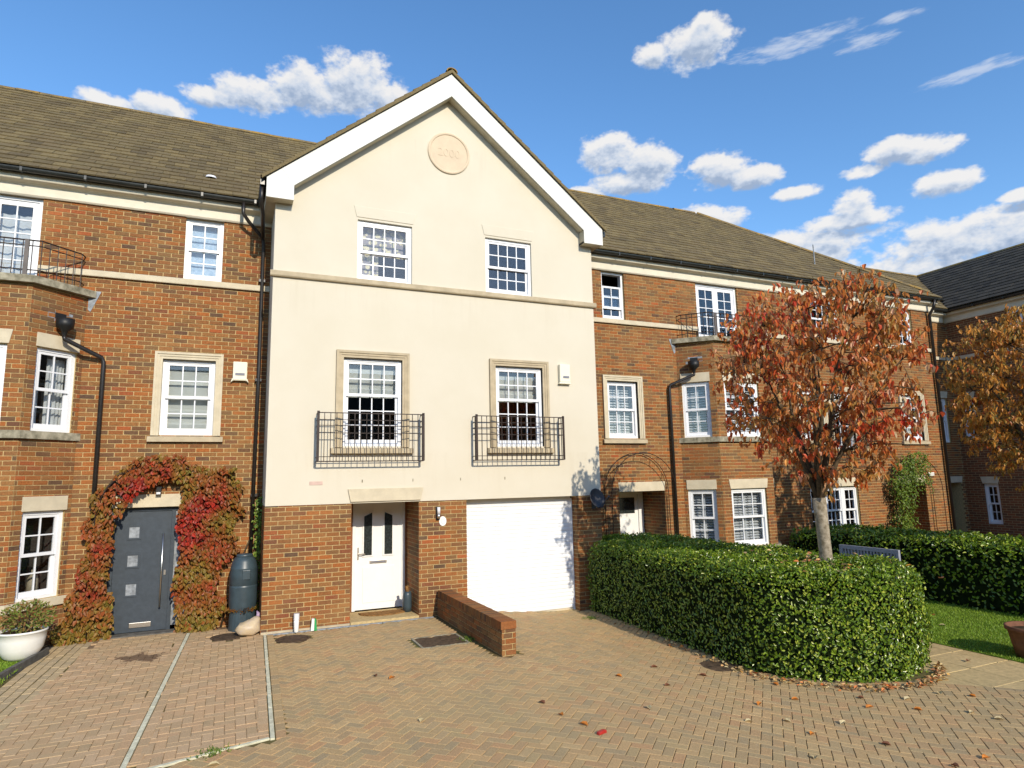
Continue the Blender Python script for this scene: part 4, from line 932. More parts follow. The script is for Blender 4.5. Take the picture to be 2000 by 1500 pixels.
def house_b():
    F = FB; H = thing('brick_house', 'end of terrace brick townhouse with hipped roof and green climber by the door', 'house', (16.1, 1.6, -.2)); u1 = 6.4
    g, dr = (.68, 2.50, .75, 2.02), (4.12, 5.34, -.3, 2.065, .9)
    m1, m2, m3 = (.55, 1.40, 3.30, 4.65), (1.75, 2.60, 3.05, 4.65), (4.68, 5.53, 3.30, 4.65); t1, t2 = (1.3, 2.4, 6.15, 7.32), (4.92, 5.56, 6.15, 7.32)
    ops = [g, dr, m1, m2, m3, t1, t2]; mb = MB(); wall_panel(mb, F, 0, u1, -.3, 7.66, ops); mb.F = F
    mb.add([(u1, 0, -.3), (u1, 8.6, -.3), (u1, 8.6, 7.66), (u1, 0, 7.66), (0, 8.6, -.3), (0, 8.6, 7.66)], [(0, 1, 2, 3), (1, 4, 5, 2)])
    wl = mb.build('wall', M['mortar'], H); bl = []; brickwork(bl, F, 0, u1, -.3, 7.33, [o[:4] for o in ops]); brickwork(bl, F.sub(dr[1], .9, 0, -1), 0, .9, -.2, 2.05); flush_bricks(bl, wl, M['brick'], 'red')
    window(H, F, g[0], g[0]+.6, g[2], g[3], 2, 2, 2); window(H, F, g[0]+.6, g[1]-.55, g[2], g[3], 3, 2, 2, .5, .07, 'curtains', 1.2, 0); window(H, F, g[1]-.55, g[1], g[2], g[3], 2, 2, 2)
    splayed(H, F, g[0]-.02, g[1]+.02, 2.03, 2.26, .05); sill(H, F, g[0]-.1, g[1]+.1, .62, .74)
    window(H, F, *m1, 3, 2, 2, .5, .06, 'shutters'); window(H, F, *m2, 4, 2, 3, .58, .06, 'blindtop'); window(H, F, *m3, 3, 2, 2, .5, .06, 'blind')
    for q in (m1, m3): surround(H, F, q[0], q[1], 3.29, q[3]); sill(H, F, q[0]-.17, q[1]+.17, 3.18, 3.29, .08, M['stone'])
    surround(H, F, m2[0], m2[1], 3.03, m2[3]); juliet(H, F, 1.6, 2.75)
    window(H, F, *t1, 4, 2, 2); window(H, F, *t2, 2, 2, 2)
    splayed(H, F, dr[0], dr[1], 2.07, 2.285, .03, -.014); MB(F).box(4.0, 5.5, .9, .95, -.3, 2.2).build('porch_wall', M['brickdark'], H)
    D = MB(F).box(4.3, 5.2, .84, .895, -.2, 2.0).build('front_door', M['brickdark'], H)
    string_run(H, F, 0, u1); cornice_run(H, F, 0, u1+.2); gutter_run(H, F, 0, u1+.25)
    MB(F).tube([(6.30, -.30, 7.64), (6.30, -.26, 7.42), (6.30, -.09, 7.2), (6.30, -.09, -.2)], .045, 10).build('downpipe', M['blackpipe'], H, smooth=True)
    r = main_roof(H, (12.95, .72, 7.70), [(0, 0), (6.72, 0), (1.02, SL), (0, SL)], ((12.95, RY, RZ), (14.0, RY, RZ)), ((14.0, RY, RZ+.02), (19.62, .72, 7.74)))
    MB().add([(13.97, RY, RZ-.03), (19.67, .72, 7.69), (19.67, 9.6, 7.69)], [(0, 1, 2)]).build('hip_slope', M['deck'], r)
    MB().tube([(15.6, 1.9, 8.6), (15.6, 1.9, 9.35)], .018, 6).build('vent_pipe', M['lead'], r)
    return H
HB = house_b()
def corner_and_wing():
    F = Fr(19.36, 1.9); H = thing('brick_house', 'small recessed brick house in the corner between the terrace and the shaded wing', 'house', (20.4, 2.3, -.2)); u1 = 2.16
    w, d = (1.15, 1.75, 3.3, 4.75), (1.2, 2.0, -.3, 2.0, .6); mb = MB(); wall_panel(mb, F, 0, u1, -.3, 7.66, [w, d]); mb.F = F
    mb.add([(0, 0, -.3), (0, 7, -.3), (0, 7, 7.66), (0, 0, 7.66)], [(0, 1, 2, 3)]); wl = mb.build('wall', M['mortar'], H)
    bl = []; brickwork(bl, F, 0, u1, -.3, 7.33, [w, d[:4]]); flush_bricks(bl, wl, M['brick'], 'red', 0)
    window(H, F, *w, 2, 2, 2); splayed(H, F, w[0], w[1], 4.76, 4.98); splayed(H, F, d[0], d[1], 2.0, 2.2); MB(F).box(1.1, 2.1, .6, .65, -.3, 2.1).build('front_door', M['anthracite'], H)
    string_run(H, F, 0, u1); cornice_run(H, F, 0, u1-.22); gutter_run(H, F, 0, u1-.3)
    W = Vector((0, 2.85, 2.3)).normalized(); O = (18.2, 1.57, 7.70)
    dk = MB(); P_ = [(0, 0), (3.0, 0), (5.95, 3.66), (0, 3.66)]; dk.add([tuple(Vector(O)+Vector((u, 0, 0))+W*w_) for u, w_ in P_], [(0, 1, 2, 3)])
    r = dk.build('roof', M['deck'], H); tile_roof(r, O, (1, 0, 0), tuple(W), P_, M['tile'], 'main', 60); ridge_tiles(r, (18.2, 4.42, 10.02), (24.2, 4.42, 10.02), M['ridge'])
    # wing facing across the court, in shade
    F2 = Fr(21.52, 1.9, (0, -1), (1, 0)); H2 = thing('wing_house', 'shaded brick wing with dark tiled roof closing the court', 'house', (24, -4, -.2)); L = 16
    ws = [(.2, .6, 3.4, 4.7), (.55, 1.0, .7, 1.95), (1.85, 2.3, 6.3, 7.3), (3.2, 4.2, 3.3, 4.7), (3.2, 4.2, .7, 2.0), (6.2, 7.2, 3.3, 4.7)]
    mb = MB(); wall_panel(mb, F2, -.4, L, -.3, 7.66, ws); mb.F = None; mb.add([(21.52, -14.1, -.3), (27, -14.1, -.3), (27, -14.1, 7.66), (21.52, -14.1, 7.66), (27, 5, -.3), (27, 5, 7.66)], [(0, 1, 2, 3), (1, 4, 5, 2)])
    mb.build('wall', M['farbrick'], H2)
    for w in ws: window(H2, F2, *w, 2, 2, 2); splayed(H2, F2, w[0], w[1], w[3]+.005, min(w[3]+.22, 7.32))
    string_run(H2, F2, 0, L); cornice_run(H2, F2, -.0, L); gutter_run(H2, F2, .1, L)
    O = (21.19, 1.57, 7.72); Wv = Vector((3.0, 0, 2.3)).normalized(); Lw = 3.78; P_ = [(-0.0, 0), (16, 0), (16, Lw), (-2.95, Lw)]
    dk = MB(); dk.add([tuple(Vector(O)+Vector((0, -u, 0))+Wv*w_) for u, w_ in P_], [(0, 1, 2, 3)]); dk.add([(24.2, 4.5, 10.0), (24.2, -14.4, 10.0), (27.2, -14.4, 7.7), (27.2, 4.5, 7.7)], [(0, 1, 2, 3)])
    r = dk.build('roof', M['deck'], H2); tile_roof(r, O, (0, -1, 0), tuple(Wv), P_, M['tiledark'], 'dark', 120); ridge_tiles(r, (24.2, 4.4, 10.03), (24.2, -14.3, 10.03), M['tiledark'])
corner_and_wing()

# ------------------------------------------------------------------ low wall, things on and by the houses
def low_wall():
    W = thing('garden_wall', 'low brick wall with brick on edge coping dividing porch path from garage drive', 'wall', (3.08, -1.5, 0))
    x0, x1, y0, y1, zt = 2.98, 3.19, -3.04, -.01, .345
    core = MB().box(x0+.008, x1-.008, y0+.008, y1, -.12, zt).build('wall_core', M['mortar'], W)
    lst = []; FF = Fr(x0, y0); FLs = Fr(x0, y1, (0, -1), (1, 0)); FRs = Fr(x1, y0, (0, 1), (-1, 0))
    brickwork(lst, FF, 0, x1-x0, -.12, zt, (), .05); brickwork(lst, FLs, 0, y1-y0, -.12, zt); brickwork(lst, FRs, 0, y1-y0, -.12, zt)
    flush_bricks(lst, core, M['brick'], 'red', 300, -.002, .03)
    me = unit_mesh('coping', MB().box(-.115, .115, -.0325, .0325, 0, .105), M['brick']); y = y0+.03
    while y < y1-.02: inst(me, 'coping_brick', W, Matrix.Translation((3.085+rng.uniform(-.002, .002), y, zt+.004+rng.uniform(-.002, .002)))); y += .0745
low_wall()
def wall_things():
    A = MB(Fr(5.57, -.02)); A.box(.02, .26, -.09, 0, 4.37, 4.74).prism([(0, 4.33), (.28, 4.33), (.255, 4.38), (.025, 4.38)], -.085, -.002)
    o = tag(A.build('alarm_box', M['alarm'], bevel=.012), 'pale alarm box beside right Juliet window of cream house', 'alarm box'); MB(Fr(5.57, -.02)).box(.09, .23, -.096, -.088, 4.45, 4.495).build('logo_strip', M['alarmgrey'], o)
    A = MB(Fr(-.6, 1.05)); A.box(.02, .26, -.085, 0, 4.31, 4.65).prism([(-.015, 4.26), (.03, 4.30), (.25, 4.30), (.295, 4.26), (.27, 4.34), (.01, 4.34)], -.08, -.002)
    o = tag(A.build('alarm_box', M['alarm'], bevel=.012), 'pale alarm box on brick wall between window and black downpipe', 'alarm box'); MB(Fr(-.6, 1.05)).box(.06, .22, -.091, -.083, 4.395, 4.44).build('logo_strip', M['alarmgrey'], o)
    # satellite dish on a wall arm
    D = thing('satellite_dish', 'dark satellite dish on the pier right of the garage', 'satellite dish', (6.3, -.2, 1.99))
    c = Vector((6.28, -.22, 1.99)); ax = Vector((.18, -.93, .32)).normalized(); s = ax.orthogonal().normalized(); b = ax.cross(s); n = 28; V = []; ro = [0, .07, .13, .18, .205]
    s = Vector((1, .19, 0)).normalized(); b = ax.cross(s).normalized()
    for k, r in enumerate(ro):
        for i in range(n): a = 2*math.pi*i/n; V.append(tuple(c+s*(r*math.cos(a)*.92)+b*(r*math.sin(a))+ax*(r*r*1.1-.02)))
    V2 = [tuple(Vector(v)-ax*.008) for v in V]; m_ = len(V)
    Fc = [(k*n+i, k*n+(i+1) % n, (k+1)*n+(i+1) % n, (k+1)*n+i) for k in range(4) for i in range(n)]; Fc += [tuple(m_+j for j in f[::-1]) for f in Fc]; Fc += [(4*n+i, 4*n+(i+1) % n, m_+4*n+(i+1) % n, m_+4*n+i) for i in range(n)]
    MB().add(V+V2, Fc).build('reflector', M['dish'], D, smooth=True)
    MB().tube([(6.33, -.0, 1.86), (6.33, -.12, 1.86), tuple(c-ax*.03)], .018, 8).box(6.28, 6.38, -.012, .0, 1.78, 1.94).build('wall_arm', M['dish'], D)
    MB().tube([tuple(c-b*.19), tuple(c+ax*.30-b*.10)], .009, 6).tube([tuple(c+ax*.27-b*.11), tuple(c+ax*.36-b*.07)], .025, 10).build('feed_arm', M['dish'], D)
    # porch light and number plaque
    L = thing('wall_light', 'slim up and down wall light on pier between porch and garage', 'wall light', (3.0, 0, 1.7))
    MB().box(2.955, 3.03, -.025, 0, 1.70, 1.94).build('back_plate', M['black'], L); MB().tube([(2.995, -.065, 1.81), (2.995, -.065, 1.93)], .03, 14).build('diffuser', M['lampglass'], L, smooth=True); MB().tube([(2.995, -.065, 1.725), (2.995, -.065, 1.81)], .031, 14).build('housing', M['steel'], L, smooth=True)
    n = 28; cx, cz = 3.088, 1.672; P = MB().add([(cx+.07*math.cos(2*math.pi*i/n), y, cz+.088*math.sin(2*math.pi*i/n)) for y in (-.018, -.002) for i in range(n)], [tuple(range(n)), tuple(range(2*n-1, n-1, -1))]+[(i, i+n, (i+1) % n+n, (i+1) % n) for i in range(n)])
    o = tag(P.build('house_plaque', M['ceramic'], bevel=.004), 'oval white ceramic house plaque under the porch light', 'plaque')
    MB().add([(cx+r*math.cos(a), -.0195, cz+1.25*r*math.sin(a)) for a in np.linspace(0, 6.283, 13)[:-1] for r in (.03, .036)], [(2*i, 2*i+1, (2*i+3) % 24, (2*i+2) % 24) for i in range(12)]).build('plaque_motif', M['blue'], o)
    L = thing('wall_light', 'small black lantern over the anthracite door', 'wall light', (-1.66, .95, 2.33))
    MB().box(-1.70, -1.62, .96, 1.05, 2.36, 2.41).box(-1.71, -1.61, .92, 1.02, 2.395, 2.41).build('bracket', M['black'], L); MB().box(-1.70, -1.62, .93, 1.01, 2.28, 2.395).build('lantern', M['black'], L); MB().box(-1.69, -1.63, .925, .931, 2.285, 2.32).build('lens', M['lampglass'], L)
    MB().lathe([(.001, 0), (.03, .005), (.04, .03), (.02, .06)], (-.56, 1.02, 2.63), 10).build('wall_cap', M['ceramic'], HL, smooth=True)
    o = tag(MB(Fr(18.46, 1.05)).box(0, .25, -.03, 0, 2.25, 2.35).build('wall_box', M['ceramic'], bevel=.008), 'small white box on brick wall above the far trellis arch', 'wall box')
    # outside tap box by the bay window
    o = tag(MB(Fr(-2.86, .98)).box(0, .14, -.07, .02, .36, .56).build('meter_box', M['black'], bevel=.03), 'small black rounded box on brickwork below the bay window sill', 'meter box')
wall_things()
def yard_things():
    # water butt on its stand
    B = thing('water_butt', 'slim dark blue grey water butt under the downpipe in the brick corner', 'water butt', (-.27, .62, 0)); c = (-.27, .62, 0)
    MB().lathe([(.0, .0), (.215, .0), (.205, .30), (.195, .33), (0, .33)], c, 24).build('stand', M['bluegrey'], B, smooth=False)
    MB().lathe([(.205, .30), (.212, .34), (.222, .45), (.225, .7), (.226, .72), (.221, .725), (.221, .735), (.226, .74), (.222, .92), (.215, 1.0), (.217, 1.01), (.212, 1.02), (.19, 1.12), (.15, 1.185), (.125, 1.2), (.0, 1.205)], c, 28).build('barrel', M['bluegrey'], B, smooth=True)
    MB().lathe([(.13, 1.195), (.135, 1.2), (.135, 1.225), (.12, 1.24), (0, 1.245)], c, 24).build('lid', M['bluegrey'], B, smooth=True)
    MB().box(-.30, -.17, .385, .41, .83, .99).build('badge_panel', M['bluegrey'], B, bevel=.01)
    MB().tube([(-.24, .42, .36), (-.24, .36, .36)], .018, 8).tube([(-.24, .36, .37), (-.24, .35, .30)], .012, 8).build('tap', M['black'], B)
    # sack
    V = []; n, m_ = 18, 11
    for j in range(m_):
        ph = math.pi*j/(m_-1)
        for i in range(n):
            a = 2*math.pi*i/n; q = [math.sin(ph)*math.cos(a), math.sin(ph)*math.sin(a), math.cos(ph)]; q = [math.copysign(abs(x)**.8, x) for x in q]
            w_ = max(0, q[0]*.6+q[2]*.6)**3; k_ = 1+.05*math.sin(4*a+5*ph)+.05*math.sin(7*ph-3*a)
            V.append((-.19+.185*q[0]*k_+.03*w_, .06+.13*q[1]*k_+.05*w_, max(.002, .105+.105*q[2]*k_+.13*w_)))
    S = tag(MB().add(V, [(j*n+i, j*n+(i+1) % n, (j+1)*n+(i+1) % n, (j+1)*n+i) for j in range(m_-1) for i in range(n)]).build('compost_sack', M['sack'], smooth=True), 'slumped half empty plastic sack leaning by the water butt', 'sack')
    MB().tube([(-.05, .13, .24), (-.035, .15, .31), (-.06, .17, .35)], [.035, .03, .012], 8).build('twisted_neck', M['band'], S, smooth=True)
    # white pot on the left, plant in it
    c = (-3.19, -.02, .03); T = thing('planter', 'white glazed round planter with straggly plant below the bay window', 'planter', c)
    MB().lathe([(0, 0), (.15, .0), (.21, .05), (.265, .15), (.29, .28), (.295, .37), (.31, .375), (.31, .40), (.285, .40), (.27, .36), (0, .35)], c, 32).build('bowl', M['potwhite'], T, smooth=True); MB().lathe([(0, .365), (.275, .365)], c, 24).build('soil', M['soil'], T)
    foliage_ball(T, (c[0]+.05, c[1], .60), (.34, .28, .22), 900, .05, .026, M['leafpot'], 'foliage', 31)
    # brown pot on the lawn edge
    c = (9.86, -5.95, -.2); T = thing('planter', 'terracotta tub planter on the corner of the lawn', 'planter', c)
    MB().lathe([(0, 0), (.26, .0), (.30, .2), (.33, .36), (.36, .37), (.36, .42), (.33, .42), (.31, .36), (0, .34)], c, 28).build('tub', M['terracotta'], T, smooth=True); MB().lathe([(0, .36), (.32, .36)], c, 24).build('soil', M['soil'], T)
    # covers
    def cover(x, y, r, label):
        T = thing('manhole_cover', label, 'manhole cover', (x, y, gz(x)))
        MB().lathe([(r-.035, .005), (r, .005), (r, -.05)], (x, y, gz(x)), 36).build('frame', M['manhole'], T); MB().lathe([(0, .008), (r-.04, .008), (r-.04, -.03)], (x, y, gz(x)), 36).build('lid', M['manhole'], T)
        for k in (-1, 1): MB().box(x+k*r*.55-.03, x+k*r*.55+.03, y-.012, y+.012, gz(x)+.004, gz(x)+.0095).build('key_slot', M['black'], T)
    cover(.45, -.55, .26, 'round iron cover beside the drain channel of the cream house'); cover(-.5, .12, .25, 'round iron cover below the red creeper and sack'); cover(5.72, -4.2, .26, 'round iron cover at the foot of the laurel hedge')
    T = thing('inspection_hatch', 'rectangular recessed inspection hatch set in the herringbone drive', 'hatch', (2.48, -1.77, 0)); MB().box(2.14, 2.82, -2.08, -1.46, -.06, -.003).build('tray', M['manhole'], T)
    fr = MB()
    for q in ((2.11, 2.85, -2.11, -2.08), (2.11, 2.85, -1.46, -1.43), (2.11, 2.14, -2.08, -1.46), (2.82, 2.85, -2.08, -1.46)): fr.box(*q, -.05, .004)
    fr.build('frame', M['stonegrey'], T)
    # small things against the plinth
    T = thing('plastic_bottle', 'white plastic bottle standing against the brick plinth', 'bottle', (.54, -.12, 0)); MB().lathe([(0, 0), (.028, 0), (.036, .02), (.042, .14), (.042, .26), (0, .26)], (.54, -.12, .0), 16).build('body', M['ceramic'], T, smooth=True); MB().lathe([(.045, .2), (.045, .3), (0, .3)], (.54, -.12, 0), 16).build('cap', M['lampglass'], T)
    T = thing('carton', 'green and white carton leaning on the brick plinth', 'carton', (.82, -.1, 0)); MB().prism([(.77, 0), (.82, 0), (.825, .19), (.785, .19)], -.13, -.06).build('carton_side', M['ceramic'], T); MB().prism([(.822, 0), (.87, 0), (.85, .19), (.827, .19)], -.13, -.06).build('carton_front', M['green'], T)
    tag(MB().slab([(2.12+.44*math.cos(a)*(1 if math.sin(a) < 0.01 else 1), .60-.34*abs(math.sin(a))**.8+.0 if math.sin(a) < 0 else .62) for a in np.linspace(math.pi, 2*math.pi, 20)], .046, .066).build('doormat', M['coir']), 'half round coir mat on the white front door step', 'doormat')
    T = thing('glazed_jar', 'dark glazed jar with dried stems in the porch corner', 'jar', (2.53, .42, .045)); c = (2.535, .42, .045); MB().lathe([(0, 0), (.07, 0), (.085, .1), (.08, .3), (.07, .36), (.06, .36), (0, .33)], c, 18).build('jar_body', M['bluegrey'], T, smooth=True)
    MB().tube([(2.535, .42, .38), (2.52, .40, .5)], .03, 6).build('stems', M['coir'], T)
    # bench with its back to the far hedge
    c = (12.0, -1.7, -.2); T = thing('garden_bench', 'weathered grey slatted garden bench in front of the far hedge', 'bench', c); yb0, yb1 = -2.35, -1.0
    for y in (yb0, yb1):
        MB().box(12.10, 12.16, y-.03, y+.03, -.2, .72).build('rear_leg', M['bench'], T); MB().box(11.62, 11.68, y-.03, y+.03, -.2, .42).build('front_leg', M['bench'], T); MB().box(11.6, 12.1, y-.03, y+.03, .42, .46).build('armrest', M['bench'], T)
    MB().box(12.10, 12.16, yb0-.03, yb1+.03, .72, .80).build('top_rail', M['bench'], T); MB().box(12.11, 12.15, yb0, yb1, .22, .28).build('lower_rail', M['bench'], T)
    me = unit_mesh('bench_slat', MB().box(12.115, 12.14, -.022, .022, .28, .72), M['bench'])
    for y in np.arange(yb0+.07, yb1, .078): inst(me, 'back_slat', T, Matrix.Translation((0, y, 0)))
    for x in np.arange(11.66, 12.08, .085): MB().box(x-.034, x+.034, yb0, yb1, .215, .24).build('seat_slat', M['bench'], T)
    T = thing('storage_box', 'teal plastic storage box behind the laurel hedge', 'box', (10.4, -.2, -.2)); MB().box(10.1, 10.75, -.45, .0, -.2, .62).build('tub', M['teal'], T, bevel=.02); MB().box(10.07, 10.78, -.48, .03, .62, .68).build('lid', M['teal'], T, bevel=.02)
    tag(MB().prism([(-.055, 0), (.055, .0), (.05, .028), (.01, .034), (-.05, .026)], -.02, .02).build('wrapper', M['litter'], bevel=.006), 'crumpled red wrapper lying on the herringbone drive', 'litter').matrix_basis = Matrix.Translation((2.78, -5.97, .001)) @ Matrix.Rotation(.3, 4, 'Z')

# ------------------------------------------------------------------ leaves and plants
def leaf_arrays(P, T, Nn, L, Wd, fold=.14):
    T = T/np.linalg.norm(T, axis=1, keepdims=True); B = np.cross(T, Nn); B /= np.linalg.norm(B, axis=1, keepdims=True)+1e-9; Nn = np.cross(B, T)
    L = np.broadcast_to(np.asarray(L, float), (len(P),))[:, None]; Wd = np.broadcast_to(np.asarray(Wd, float), (len(P),))[:, None]
    curl = Nn*L*.10
    V = np.stack([P, P+T*L*.30+B*Wd*.5+Nn*Wd*fold+curl*.6, P+T*L*.70+B*Wd*.36+Nn*Wd*fold*.8+curl*.6, P+T*L-curl*.5, P+T*L*.70-B*Wd*.36+Nn*Wd*fold*.8+curl*.6, P+T*L*.30-B*Wd*.5+Nn*Wd*fold+curl*.6], 1).reshape(-1, 3)
    k = np.arange(len(P))[:, None]*6; Fq = np.stack([k+np.array([0, 1, 2, 3]), k+np.array([0, 3, 4, 5])], 1).reshape(-1, 4)
    return V, Fq
def leaves(name, P, T, Nn, L, Wd, mat, parent, rnd=None, kind='stuff', fold=.14):
    V, Fq = leaf_arrays(P, T, Nn, L, Wd, fold); r = nrg.random(len(P)) if rnd is None else rnd
    return np_mesh(name, V, Fq, mat, parent, np.repeat(r, 2), kind)
def unit_dirs(n): v = nrg.normal(size=(n, 3)); return v/np.linalg.norm(v, axis=1, keepdims=True)
def foliage_ball(parent, c, r, n, L, Wd, mat, name, seed=0):
    d = unit_dirs(n); rad = nrg.uniform(.3, 1, n)[:, None]**.6; P = np.array(c)+d*rad*np.array(r); T = d+unit_dirs(n)*.8; leaves(name, P, T, unit_dirs(n)+d, L*nrg.uniform(.6, 1.3, n), Wd, mat, parent)
    mb = MB()
    for k in range(14):
        e = np.array(c)+d[k]*np.array(r)*.8; mb.tube([(c[0]+d[k][0]*.05, c[1]+d[k][1]*.05, c[2]-r[2]), tuple((np.array(c)+e)/2), tuple(e)], [.006, .005, .003], 5)
    mb.build('stems', M['barkdark'], parent)
def hedge(poly, z0, z1, n, label, seed, L=.052, dens_side=1.0):
    """clipped hedge: shaded core, leaves over every face"""
    P2 = np.array(poly); cx, cy = P2.mean(0); Hh = thing('hedge', label, 'hedge', (float(cx), float(cy), z0))
    # solid core, near-black colour standing for the shade between leaves
    Q = []
    m_ = len(P2)
    for i in range(m_):
        a, b, c = P2[i-1], P2[i], P2[(i+1) % m_]; e1 = (b-a)/np.linalg.norm(b-a); e2 = (c-b)/np.linalg.norm(c-b); nn = np.array([-(e1+e2)[1], (e1+e2)[0]]); nn /= np.linalg.norm(nn)+1e-9; Q.append(b+nn*.11)
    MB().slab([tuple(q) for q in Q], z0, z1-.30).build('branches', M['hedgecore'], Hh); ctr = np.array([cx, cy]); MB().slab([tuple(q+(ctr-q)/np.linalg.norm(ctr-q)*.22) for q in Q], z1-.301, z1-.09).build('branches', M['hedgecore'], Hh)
    seg = np.roll(P2, -1, 0)-P2; ln = np.linalg.norm(seg, axis=1); per = ln.sum(); area = .5*abs(np.dot(P2[:, 0], np.roll(P2[:, 1], -1))-np.dot(P2[:, 1], np.roll(P2[:, 0], -1)))
    ns = int(n*per*(z1-z0)/(per*(z1-z0)+area)); nt_ = n-ns
    s = nrg.choice(m_, ns, p=ln/per); t = nrg.random(ns)[:, None]; base = P2[s]+seg[s]*t; out = np.column_stack([seg[s][:, 1], -seg[s][:, 0]])/ln[s][:, None]
    zz = nrg.random(ns)*(z1-z0)+z0; rn = np.clip((zz-(z1-.30))/.30, 0, 1)
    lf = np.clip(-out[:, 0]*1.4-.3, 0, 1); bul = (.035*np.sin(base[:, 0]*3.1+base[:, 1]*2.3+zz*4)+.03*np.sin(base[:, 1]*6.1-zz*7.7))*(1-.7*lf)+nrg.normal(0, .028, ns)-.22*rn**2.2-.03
    Ps = np.column_stack([base+out*bul[:, None], zz]); Nsd = np.column_stack([out, rn*1.2])
    pts = []
    lo, hi = P2.min(0), P2.max(0)
    while len(pts) < nt_:
        q = lo+nrg.random(2)*(hi-lo)
        if inpoly(q[0], q[1], poly): pts.append(q)
    pts = np.array(pts).reshape(-1, 2); zt = z1+.03*np.sin(pts[:, 0]*3.7+pts[:, 1]*2.9)+.02*np.sin(pts[:, 1]*7.3)+nrg.normal(0, .022, nt_)-.03
    A_, D_ = P2, seg; t_ = np.clip(((pts[:, None]-A_[None])*D_[None]).sum(2)/(ln**2)[None], 0, 1); de = np.linalg.norm(pts[:, None]-(A_[None]+D_[None]*t_[..., None]), axis=2).min(1); zt -= .20*np.clip(1-de/.32, 0, 1)**2
    Pt = np.column_stack([pts, zt]); Ntp = np.tile([0., 0, 1], (nt_, 1)); P = np.vstack([Ps, Pt]); N_ = np.vstack([Nsd, Ntp]); N_ /= np.linalg.norm(N_, axis=1, keepdims=True)
    rr = np.concatenate([.42-.30*lf, np.full(nt_, .7)])[:, None]; nn = N_+unit_dirs(len(P))*rr; T = unit_dirs(len(P)); T = T-N_*(T*N_).sum(1, keepdims=True)*.85+N_*.2; T[:, 2] += .3
    kp = np.concatenate([nrg.random(ns) > .5*lf*(zz < z1-.12), np.ones(nt_, bool)]); P, T, nn = P[kp], T[kp], nn[kp]      # left flank thinned so the near-black core reads as shade
    leaves('foliage', P, T, nn, L*nrg.uniform(.6, 1.35, len(P)), L*.52*nrg.uniform(.8, 1.2, len(P)), M['leafhedge'], Hh)
    return Hh
H1P = [(6.1, -.10), (6.0, -2.7), (5.92, -4.55), (6.02, -4.95), (6.28, -5.3), (6.7, -5.6), (7.3, -5.78), (7.9, -5.7), (8.35, -5.42), (8.52, -4.9), (8.3, -3.0), (8.2, .85), (6.62, .85), (6.62, -.10)]
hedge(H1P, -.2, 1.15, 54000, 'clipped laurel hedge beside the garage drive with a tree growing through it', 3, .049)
hedge([(12.45, .8), (12.4, -3.0), (12.45, -6.0), (12.8, -6.6), (14.3, -6.6), (14.6, -6.0), (14.6, .8)], -.2, 1.02, 16000, 'dark clipped hedge behind the grey bench', 4, .075)

